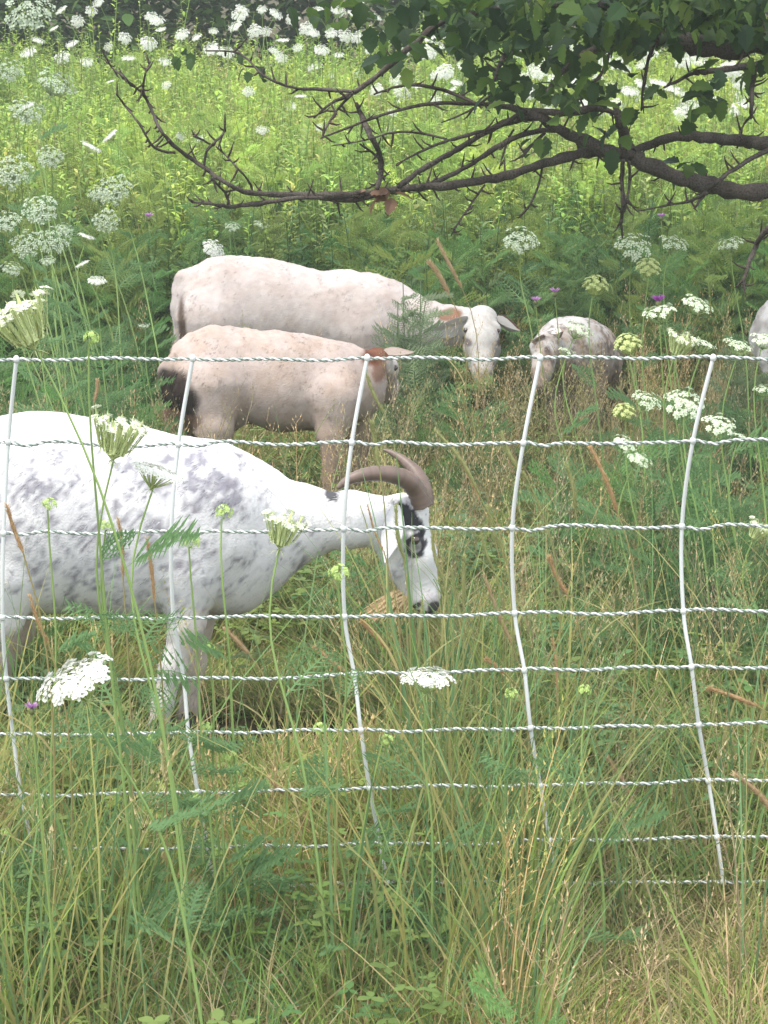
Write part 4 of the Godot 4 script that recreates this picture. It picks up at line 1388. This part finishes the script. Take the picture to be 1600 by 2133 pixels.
# where the small umbels of a head of unit width sit: [ray tip, outward lean]
func umbel_spots(kind: String, count: int) -> Array:
	var out := []
	for k in count:
		var a := k * 2.39996 + rnd(-0.12, 0.12)
		var u := sqrt((k + 0.5) / count)
		var p: Vector3
		match kind:
			"open":
				p = Vector3(cos(a) * 0.45 * u, 0.30 + 0.02 * (1.0 - u) + rnd(-0.015, 0.03), sin(a) * 0.45 * u)
			"cup":
				p = Vector3(cos(a) * 0.42 * u, 0.34 + 0.22 * u * u + rnd(-0.03, 0.06), sin(a) * 0.42 * u)
			"loose", "grey":
				p = Vector3(cos(a) * 0.46 * u, 0.34 + 0.05 * (1.0 - u) + rnd(-0.06, 0.08), sin(a) * 0.46 * u)
			_:
				p = Vector3(cos(a) * 0.40 * sin(u * 1.9), 0.32 + 0.36 * cos(u * 1.9), sin(a) * 0.40 * sin(u * 1.9))
		out.append(p)
	return out

func rays(kind: String, spots_: Array, col: Color) -> MB:
	var o := MB.new()
	for p in spots_:
		var mid: Vector3 = Vector3(p.x * 0.62, p.y * 0.38, p.z * 0.62) if kind != "open" else Vector3(p.x * 0.5, p.y * 0.46, p.z * 0.5)
		o.tube([Vector3.ZERO, mid, p], [0.012, 0.009, 0.007], 3, [col], false)
		if kind == "cup" or kind == "closed":
			for e in 11:
				var b := mid.lerp(p, -0.35 + 0.115 * e)
				o.blade(b, Vector3(p.x * 0.4 + rnd(-0.2, 0.2), 1, p.z * 0.4 + rnd(-0.2, 0.2)).normalized(), Vector3(-p.z, 0, p.x).normalized(), Vector3.ZERO, 0.16, 0.034, 2, col * rnd(0.85, 1.1), col * rnd(0.95, 1.2))
	for k in 9:
		var a := k * TAU / 9.0
		o.blade(Vector3.ZERO, Vector3(cos(a), -0.25, sin(a)).normalized(), Vector3(-sin(a), 0, cos(a)), Vector3(0, -0.3, 0), 0.22, 0.016, 2, col * 0.8, col * 0.8)
	return o

func head_mesh(kind: String, variant: int, count: int, florets: int) -> Array:
	var key := "%s%d_%d" % [kind, variant, count]
	if heads.has(key):
		return heads[key]
	var white := Color(0.64, 0.65, 0.60)
	var green := Color(0.44, 0.53, 0.22)
	if kind == "cup":
		white = Color(0.66, 0.69, 0.54)
		green = Color(0.50, 0.57, 0.26)
	if kind == "loose":
		white = Color(0.60, 0.68, 0.50)
		green = Color(0.28, 0.38, 0.16)
	if kind == "grey":
		white = Color(0.40, 0.47, 0.35)
		green = Color(0.26, 0.34, 0.18)
	if kind == "closed":
		white = Color(0.50, 0.56, 0.24)
		green = Color(0.42, 0.50, 0.18)
	if kind == "bud":
		white = Color(0.44, 0.58, 0.19)
		green = Color(0.26, 0.40, 0.10)
	var sp := umbel_spots(kind, count)
	var r := rays(kind, sp, green)
	var all := MB.new()
	var size: float = {"open": 0.085, "cup": 0.07, "loose": 0.075, "grey": 0.075, "closed": 0.10, "bud": 0.2}[kind] * sqrt(32.0 / count)
	if kind == "bud": size = 0.17
	var fc := floret_cluster(florets, size, white)
	for p in sp:
		var out_ := Vector3(p.x * 1.1, 0.55 if kind != "bud" else p.y - 0.3, p.z * 1.1).normalized()
		all.add(fc, Transform3D(Basis(Quaternion(Vector3.UP, out_)) * Basis(Vector3.UP, rnd(0, TAU)), p))
	var both := MB.new()
	both.add(all, Transform3D())
	both.add(r, Transform3D())
	heads[key] = [both.mesh(), r.mesh(), fc.mesh(), sp]
	return heads[key]

# [px, py] of the head's middle, its width in px, distance, kind, tilt of its axis from upright (degrees, to the right and towards the camera), stem base offset in px
func carrot(px: float, py: float, w: float, zd: float, kind: String, tilt_r: float, tilt_c: float, lean: float, label: String, group := "wild carrots in the meadow", detail := 0) -> void:
	var s := S(py, zd)
	var width := w * s * (1.4 if kind == "cup" else 1.0)
	var axis := Basis(Vector3.BACK, -deg_to_rad(tilt_r)) * Basis(Vector3.RIGHT, deg_to_rad(tilt_c)) * Vector3.UP
	var mid := P(px, py, zd)
	var node := mid - axis * width * 0.26
	var foot := on_ground(node.x + lean * s, -node.z + rnd(-0.05, 0.05))
	var t := thing("wild_carrot", label, "wildflower", foot, group)
	var o := MB.new()
	var a := foot - foot
	var b := node - foot
	var h := b.length()
	var pts := []
	var rr := []
	var n := 12
	for q in n + 1:
		var u := float(q) / n
		var c := Vector3(0, h * 0.45, 0) + (b * 0.2)
		var d := b - axis * h * 0.3
		pts.append(a.bezier_interpolate(c, d, b, u) + Vector3(0.004 * sin(u * 9.0 + px), 0, 0)); rr.append(lerpf(0.0029, 0.0016, u) * (1.15 if zd > 8.0 else 1.0))
	var sc := Color(0.22, 0.32, 0.10) * rnd(0.85, 1.15)
	o.tube(pts, rr, 5, [sc], false)
	part("stem", o.mesh(), M.stem, t)
	var count: int = {"open": 34, "cup": 30, "loose": 22, "grey": 26, "closed": 26, "bud": 9}[kind]
	var v := int(px * 7.0 + py) % 3
	var got := head_mesh(kind, v, count, 16 if zd < 6.5 else 9)
	var turn := Basis(Quaternion(Vector3.UP, axis)) * Basis(Vector3.UP, rnd(0, TAU))
	var at := Transform3D(turn.scaled(Vector3(width, width, width)), b)
	if detail:
		var bl := part("blossom", got[1], M.stem, t)
		bl.transform = at
		for p in got[3]:
			var out_ := Vector3(p.x * 1.1, 0.55, p.z * 1.1).normalized()
			var f := part("floret_cluster", got[2], M.petal, bl)
			f.transform = Transform3D(Basis(Quaternion(Vector3.UP, out_)) * Basis(Vector3.UP, rnd(0, TAU)), p)
	else:
		var bl := part("blossom", got[0], M.petal, t)
		bl.transform = at
	if zd < 9.0:
		var fo := MB.new()
		for k in 3:
			var u := [0.15, 0.38, 0.6][k] as float
			var an := rnd(0, TAU)
			fern_leaf(fo, pts[int(u * n)], Vector3(cos(an), 0.8, sin(an)).normalized(), rnd(0.08, 0.16), BLUEGREEN * 1.15)
		part("fronds", fo.mesh(), M.leaf, t)

func wild_carrots() -> void:
	# before and beside the fence
	carrot(160, 1420, 185, 3.1, "open", -24, 10, 260, "largest white umbel, broad and tilted, low before the fence below the goat's foreleg", "", 1)
	carrot(890, 1415, 122, 3.7, "open", 3, 2, 20, "flat white umbel seen edge-on before the wire below the goat's muzzle", "", 1)
	carrot(50, 682, 140, 3.4, "cup", -25, -4, 300, "white tufted umbel with a green cup above the top wire, leaning from the goat's back", "", 1)
	carrot(190, 706, 36, 3.5, "bud", 4, 0, 60, "small green bud on a tall stem just above the top wire")
	carrot(243, 918, 112, 3.6, "cup", 14, -6, 40, "half closed umbel like a green bowl in front of the goat's back", "", 1)
	carrot(325, 988, 125, 3.65, "open", 20, -4, 80, "white umbel seen from the side in front of the goat's shoulder", "", 1)
	carrot(588, 1112, 88, 3.6, "cup", 12, -6, 110, "pale green umbel in front of the goat's neck", "", 1)
	var buds := [[103, 1053, 25, "green bud before the goat's grey flank patch, highest on the left"], [223, 1097, 23, "green bud before the middle of the goat's ribs"], [397, 1130, 32, "green bud before the goat's shoulder, above its foreleg"], [467, 1070, 29, "green bud before the dark patch at the base of the goat's neck"], [706, 1197, 34, "pale green bud beside the upright under the goat's throat"], [434, 1353, 22, "round bud right beside the goat's knees"], [430, 1517, 20, "bud on the wire right of the goat's hooves"], [318, 1542, 20, "bud just below the wire left of the goat's hooves"], [477, 1580, 28, "pale bud below the wire, right of the second upright"], [667, 1520, 24, "bud on the wire just left of the middle upright"], [807, 1545, 24, "bud just right of the middle upright, below the flat white umbel"], [415, 1672, 34, "whitish bud at the second upright near the lowest wires"], [97, 1880, 24, "bud low beneath the leftmost upright"], [510, 2005, 20, "small bud deep in the clover at the bottom, left one of two"], [655, 1993, 20, "small bud deep in the clover at the bottom, right one of two"], [935, 1922, 24, "bud below the bottom wire under the flat white umbel"], [1065, 1447, 22, "bud just left of the fourth upright among tall stems"], [1218, 1440, 22, "bud among dry stems right of the fourth upright"], [12, 1735, 16, "tiny bud at the left border below the largest white umbel"], [455, 1778, 20, "bud beside the second upright on the second lowest wire"]]
	for b in buds:
		carrot(b[0], b[1], b[2] * 1.4, 3.75, "bud", rnd(-10, 10), rnd(-8, 8), rnd(-30, 60), b[3], "green buds of wild carrot along the fence")
	# the stand of umbels behind the right half of the fence
	var stand := [[1320, 517, 78, 6.6, "loose", 5, 40, "round pale umbel below the hanging oak twigs"], [1403, 512, 62, 6.8, "loose", 15, 20, "pale umbel right beside the round one below the hanging oak twigs"], [1523, 512, 54, 6.4, "loose", -10, 20, "pale umbel beside the bare dead twig"], [1350, 562, 52, 6.4, "closed", 5, 10, "yellow green closed head under the round pale umbel"], [1240, 600, 56, 6.2, "closed", 10, -5, "yellow green dome above the half hidden sheep"], [1375, 655, 74, 5.6, "loose", -10, 0, "white umbel right below the dark purple knapweed"], [1450, 638, 66, 5.6, "loose", 25, 15, "creamy umbel up and right of the purple knapweed"], [1203, 690, 64, 6.0, "loose", 22, 10, "tall pale green umbel standing before the half hidden sheep"], [1180, 735, 40, 6.0, "loose", 20, 0, "small pale umbel at the top wire before the half hidden sheep"], [1308, 722, 58, 5.6, "closed", -10, 0, "yellow dome touching the top wire right of the half hidden sheep"], [1415, 722, 58, 5.2, "cup", 20, 0, "yellowish cup just above the top wire left of the last upright"], [1463, 722, 56, 5.2, "loose", 20, 0, "creamy umbel at the top wire touching the last upright"], [1538, 725, 64, 5.2, "loose", 15, 10, "white umbel at the top wire right of the last upright"], [1592, 712, 60, 5.2, "loose", 10, 10, "pale umbel at the right border on the top wire"], [1347, 838, 66, 5.3, "loose", 20, 25, "white umbel between the two top wires, left of the larger one"], [1300, 862, 48, 5.3, "closed", 0, 0, "small yellow green head left of the two white umbels between the wires"], [1425, 843, 84, 5.2, "loose", 5, 35, "largest white umbel between the two top wires, at the last upright"], [1497, 888, 72, 5.1, "loose", 10, 20, "white umbel right of the last upright above the second wire"], [1540, 912, 36, 5.1, "loose", 20, 0, "small pale umbel on the second wire right of the last upright"], [1300, 925, 52, 5.2, "loose", 20, 20, "pale umbel crossing the second wire"], [1325, 957, 62, 5.2, "loose", 25, 15, "white umbel just below the second wire"], [1592, 815, 44, 5.2, "loose", 0, 10, "pale umbel at the right border between the two top wires"], [1577, 1110, 48, 5.0, "cup", 30, 0, "narrow green umbel at the right border on the third wire"]]
	for d in stand:
		carrot(d[0], d[1], d[2] * 1.08, d[3], d[4], d[5], d[6], rnd(20, 90), d[7], "umbels behind the right half of the fence")
	# the taller ones on the left and behind the sheep
	var left := [[115, 178, 92, 7.6, "loose", 30, 20, "large grey green umbel seen from below, highest at the left"], [55, 235, 80, 7.4, "loose", 20, 40, "grey green umbel left below the large one"], [25, 360, 92, 7.2, "loose", 10, 50, "whitish umbel at the left border, halfway up the meadow"], [190, 308, 50, 9.2, "open", 30, 0, "small white umbel below and left of the brightest one"], [230, 285, 42, 9.4, "open", -40, 10, "brightest small white umbel left of the oak's bare twigs"], [240, 397, 76, 7.3, "loose", -5, 55, "pale umbel below the two small white ones"], [205, 405, 46, 7.5, "loose", 10, 40, "greyish umbel left beside the pale one"], [105, 330, 62, 7.6, "loose", 10, 50, "greyish umbel right of the whitish one at the border"], [85, 440, 82, 7.0, "loose", 0, 50, "wide grey umbel left of the cream sheep's rump, topmost of the cluster"], [112, 505, 74, 6.9, "loose", 10, 45, "pale umbel in the middle of the left cluster"], [55, 510, 72, 6.8, "loose", 0, 45, "pale umbel low in the left cluster"], [15, 465, 66, 6.8, "loose", -5, 40, "pale umbel at the left border in the cluster"], [222, 462, 60, 7.4, "loose", 5, 60, "rounded pale umbel between the left cluster and the sheep"], [180, 494, 40, 7.4, "open", 20, 0, "thin edge-on umbel right of the left cluster"], [172, 551, 36, 7.0, "open", -25, 5, "small white umbel below the left cluster"], [25, 562, 48, 6.6, "loose", 10, 30, "pale umbel at the left border above the white tufted one"], [202, 585, 42, 6.9, "open", 5, 20, "small white umbel above the small green bud"], [445, 520, 52, 8.9, "open", 35, 40, "white umbel just above the cream sheep's back"], [484, 474, 34, 9.2, "loose", 0, 30, "small pale umbel above the cream sheep, nearer the limb"], [545, 470, 36, 9.3, "loose", 20, 20, "small pale umbel above the middle of the cream sheep's back"], [1085, 505, 80, 8.2, "loose", 0, 40, "large grey green umbel above the facing sheep"], [300, 680, 28, 7.0, "loose", 0, 10, "small umbel left of the cream sheep's tail"], [40, 645, 30, 6.9, "loose", 0, 10, "small pale umbel behind the white tufted one"], [60, 30, 110, 7.9, "loose", 10, 50, "biggest blurred grey umbel in the top left corner"], [20, 150, 70, 8.0, "loose", 10, 40, "grey umbel at the left border near the top"], [135, 480, 40, 7.1, "loose", 15, 30, "small pale umbel inside the left cluster"], [100, 545, 36, 6.8, "loose", 0, 30, "small pale umbel at the bottom of the left cluster"]]
	for d in left:
		carrot(d[0], d[1], d[2], d[3], "grey" if d[4] == "loose" else d[4], d[5], d[6], rnd(30, 130), d[7], "tall umbels left of and behind the sheep")
	# the white ones far up the meadow, alike as far as one can see
	var band := [[128, 22], [190, 24], [113, 60], [162, 45], [150, 92], [310, 91], [316, 36], [328, 44], [268, 122], [335, 62], [205, 6], [345, 130], [226, 98], [380, 72], [410, 78], [445, 65], [440, 102], [470, 110], [500, 30], [490, 55], [530, 65], [555, 66], [545, 20], [505, 20], [590, 85], [620, 100], [655, 70], [660, 25], [690, 70], [735, 30], [750, 5], [785, 36], [720, 75], [745, 78], [670, 105], [705, 115], [770, 105], [745, 155], [655, 140], [685, 160], [585, 120], [570, 105], [820, 52], [812, 76], [920, 70], [935, 75], [705, 22], [640, 60], [80, 85], [60, 110], [130, 120], [180, 130], [260, 80], [610, 40], [575, 30]]
	for b in band:
		far_umbel(b[0], b[1], rnd(22, 40), rnd(12.6, 15.0), "in front of the dark hedge", "white umbels along the hedge")
	for k in 60:
		far_umbel(rnd(780, 1590), rnd(60, 230), rnd(24, 44), rnd(11.6, 15.0), "behind the oak's leaves", "white umbels behind the oak leaves")
	for k in 46:
		far_umbel(rnd(20, 1590), rnd(150, 400), rnd(18, 34), rnd(10.6, 12.6), "in the bright meadow", "scattered white umbels of the bright meadow")
	for k in 34:
		far_umbel(rnd(1080, 1595), rnd(90, 260), rnd(34, 58), rnd(10.8, 13.0), "beyond the thick limbs", "white umbels behind the oak leaves")
	plant_far_umbels()


var far_list := []

func far_umbel(px: float, py: float, w: float, zd: float, where: String, group: String) -> void:
	far_list.append([px, py, w, zd, where, group, rnd(-35, 35), rnd(8, 60)])

# told apart by size, tilt and their order from left to right within their stretch of the meadow
func plant_far_umbels() -> void:
	far_list.sort_custom(func(a, b): return a[0] < b[0])
	var count := {}
	for d in far_list:
		var look := ("tiny" if d[2] < 24 else "small" if d[2] < 33 else "larger") + " white umbel " + ("tipped left" if d[6] > 14 else "tipped right" if d[6] < -14 else "held level")
		var key: String = look + d[4]
		count[key] = count.get(key, 0) + 1
		var k: int = count[key]
		var nth: String = ["first", "second", "third", "fourth", "fifth", "sixth", "seventh", "eighth", "ninth", "tenth"][k - 1] if k <= 10 else "%dth" % k
		carrot(d[0], d[1], d[2], d[3], "open", -d[6], d[7], rnd(-10, 40), "%s %s, %s such from the left" % [look, d[4], nth], d[5])


# ------------------------------------------------------------------ grasses with a head of seed, each one that stands out
func seed_grass(x0: float, y0: float, x1: float, y1: float, w: float, zd: float, foot_dx: float, col: Color, label: String) -> void:
	# the head runs from its tip (x0, y0) to its neck (x1, y1); the stem goes on down to the ground
	var tip := P(x0, y0, zd)
	var neck := P(x1, y1, zd)
	var s := S(y1, zd)
	var foot := on_ground(neck.x + foot_dx * s, zd + rnd(-0.03, 0.03))
	var t := thing("timothy_grass", label, "grass stalk", foot, "grass stalks with seed heads along the fence")
	var o := MB.new()
	var pts := []
	var b := neck - foot
	var d := (neck - tip).normalized()
	for q in 9:
		var u := q / 8.0
		pts.append(Vector3.ZERO.bezier_interpolate(Vector3(0, b.y * 0.45, 0) + Vector3(b.x * 0.15, 0, 0), b + d * b.length() * 0.3, b, u))
	var stem_c := OLIVE.lerp(col, 0.35)
	o.tube(pts, [0.002, 0.002, 0.0019, 0.0018, 0.0017, 0.0016, 0.0015, 0.0014, 0.0013], 5, [stem_c], false)
	part("stem", o.mesh(), M.straw, t)
	var hm := MB.new()
	var r := w * 0.30 * s
	var hp := []
	var hr := []
	var sag := (tip - neck).length() * Vector3(rnd(-0.06, 0.06), rnd(-0.05, 0.05), rnd(-0.06, 0.06))
	for q in 9:
		var u := q / 8.0
		hp.append((neck - foot).lerp(tip - foot, u) + sag * sin(PI * u)); hr.append(r * (0.85 + 0.3 * rng.randf()) * [0.35, 0.75, 0.9, 0.95, 0.95, 0.88, 0.75, 0.55, 0.2][q])
	hm.tube(hp, hr, 7, [col * 0.92])
	var up := (tip - neck).normalized()
	var sd := up.cross(Vector3.BACK).normalized()
	for k in 320:
		var u := rng.randf()
		var a := rnd(0, TAU)
		var out_ := sd * cos(a) + sd.cross(up) * sin(a)
		var c := col * rnd(0.8, 1.2)
		hm.blade((neck - foot).lerp(tip - foot, u) + sag * sin(PI * u) + out_ * r * 0.7, (up + out_ * 0.7).normalized(), up.cross(out_), Vector3.ZERO, r * rnd(0.9, 2.2), r * 0.3, 1, c, c)
	part("seed_head", hm.mesh(), M.straw, t)
	var lf := MB.new()
	for k in 2:
		var a := rnd(0, TAU)
		var base: Vector3 = pts[2 + k * 2]
		lf.blade(base, Vector3(cos(a) * 0.6, 1, sin(a) * 0.6).normalized(), Vector3(-sin(a), 0, cos(a)), Vector3(cos(a) * 0.5, -0.35, sin(a) * 0.5), rnd(0.12, 0.2), 0.006, 5, stem_c * 0.9, stem_c * 1.1)
		part("blade", lf.mesh(), M.grass, t)
		lf = MB.new()

func grass_heads() -> void:
	var orange := Color(0.50, 0.335, 0.175)
	var green := Color(0.36, 0.37, 0.16)
	var tan := Color(0.50, 0.37, 0.22)
	var list := [
		[1228, 928, 1286, 1066, 15, 4.5, 40, orange, "orange seed head hanging below the second wire between the last two uprights"],
		[905, 895, 1000, 1035, 13, 4.4, 60, green, "green seed head right of the goat's horns"],
		[936, 925, 998, 1040, 13, 4.6, 50, orange, "orange seed head just right of the goat's horns"],
		[1044, 898, 1100, 1000, 14, 4.3, 70, green, "green seed head crossing the second wire left of the fourth upright"],
		[1178, 965, 1198, 1062, 14, 4.4, 30, green, "straight green seed head right of the fourth upright above the third wire"],
		[1018, 1052, 1044, 1142, 14, 4.5, 30, green, "green seed head on the third wire left of the fourth upright"],
		[1144, 1158, 1182, 1238, 15, 4.4, 40, orange, "tan seed head below the third wire right of the fourth upright"],
		[968, 1158, 966, 1265, 13, 4.4, 5, green, "upright pale seed head right of the goat's muzzle"],
		[1008, 1196, 1066, 1340, 13, 4.5, 40, tan, "tan seed head slanting across the fourth wire left of the fourth upright"],
		[654, 1346, 722, 1402, 15, 4.3, 60, orange, "short orange seed head left of the middle upright below the fourth wire"],
		[753, 1294, 804, 1348, 15, 4.6, 60, orange, "short orange seed head below the goat's beard"],
		[1474, 1432, 1576, 1470, 16, 4.2, 90, orange, "orange seed head lying over at the right below the fifth wire"],
		[893, 545, 935, 612, 16, 7.3, 20, tan, "tan seed head left of a pair above the facing sheep"],
		[910, 498, 962, 600, 12, 7.4, 30, tan, "slim tan seed head right of a pair above the facing sheep"],
		[774, 875, 790, 972, 16, 4.5, 10, green, "green seed head standing behind the goat's horns"],
		[1012, 1372, 1052, 1402, 14, 4.2, 30, orange, "orange seed head on the fifth wire left of the fourth upright"],
		[1264, 1578, 1312, 1652, 13, 4.1, 40, tan, "dry seed head under the sixth wire between the last two uprights"],
		[1530, 1612, 1608, 1688, 20, 3.9, 60, tan, "broad dry seed head at the right border below the seventh wire"],
		[306, 1120, 322, 1250, 13, 3.7, 10, orange, "orange seed head before the goat's shoulder left of its foreleg"],
		[246, 1080, 256, 1200, 12, 3.7, 5, tan, "tan seed head before the goat's belly"],
		[14, 1050, 48, 1150, 14, 3.6, 40, orange, "orange seed head before the goat's hind leg at the left border"],
		[62, 1240, 100, 1340, 12, 3.7, 30, orange, "orange seed head below the goat's belly near the left border"],
		[468, 1308, 518, 1362, 14, 4.3, 50, tan, "tan seed head right of the goat's knees"],
		[558, 1618, 600, 1660, 14, 4.0, 20, tan, "tan seed head between the second and middle uprights on the seventh wire"],
		[900, 1090, 925, 1210, 12, 4.3, 20, green, "green seed head touching the goat's forehead"],
		[826, 1050, 842, 1165, 12, 4.3, 10, green, "green seed head before the goat's black eye patch"],
		[766, 1050, 800, 1150, 7, 4.3, 30, orange, "thin orange grass stalk before the goat's cheek"],
		[762, 770, 800, 860, 12, 5.5, 20, green, "green seed head before the tan sheep's chest"],
		[1150, 1330, 1160, 1450, 9, 4.2, 4, orange, "thin orange seed head right of the fourth upright on the fifth wire"],
		[880, 1250, 872, 1370, 12, 4.3, 0, green, "green seed head just below the goat's muzzle"],
		[940, 1180, 976, 1330, 12, 4.4, 20, green, "green seed head slanting right of the goat's chin"],
		[202, 790, 196, 838, 11, 5.4, 10, tan, "pale seed head between the two left uprights above the goat's back"],
		[1000, 1100, 1030, 1190, 10, 4.6, 20, green, "slim green seed head between the goat and the fourth upright"]]
	for d in list:
		seed_grass(d[0], d[1], d[2], d[3], d[4], d[5], d[6], d[7], d[8])


func knapweeds() -> void:
	var list := [[1372, 625, 24, 5.7, "dark purple knapweed above a white umbel"], [1156, 607, 18, 7.6, "pink knapweed above the half hidden sheep, upper one of two"], [1116, 625, 16, 7.5, "pink knapweed between the two sheep, lower one of two"], [310, 450, 16, 9.0, "pink knapweed up and left of the cream sheep"], [66, 1474, 24, 3.1, "pink knapweed under the largest white umbel"], [1378, 450, 14, 9.0, "pink knapweed below the oak limb at the right"]]
	for d in list:
		var p := P(d[0], d[1], d[3])
		var s := S(d[1], d[3])
		var r: float = d[2] * 0.5 * s
		var foot := on_ground(p.x + rnd(0, 0.06), -p.z)
		var t := thing("knapweed", d[4], "wildflower", foot)
		var o := MB.new()
		var b := p - foot
		o.tube([Vector3.ZERO, b * 0.5 + Vector3(0.015, 0, 0), b - Vector3(0, r, 0)], [0.0022, 0.002, 0.0016], 5, [GREEN])
		part("stem", o.mesh(), M.stem, t)
		var bud := MB.new()
		bud.ball(b - Vector3(0, r * 0.7, 0), Vector3(r * 0.55, r * 0.7, r * 0.55), 6, 8, Color(0.12, 0.14, 0.05))
		part("bud", bud.mesh(), M.stem, t)
		var f := MB.new()
		var col := Color(0.36, 0.08, 0.40) if d[0] == 1372 else Color(0.55, 0.30, 0.58)
		for k in 60:
			var a := rnd(0, TAU)
			var dir := Vector3(cos(a) * rnd(0, 1.1), 1, sin(a) * rnd(0, 1.1)).normalized()
			f.blade(b - Vector3(0, r * 0.3, 0), dir, dir.cross(Vector3(sin(a), 0.2, cos(a))).normalized(), Vector3(cos(a), -0.2, sin(a)) * 0.3, r * rnd(1.0, 1.5), r * 0.22, 2, col * rnd(0.8, 1.1), col)
		part("blossom", f.mesh(), M.petal, t)
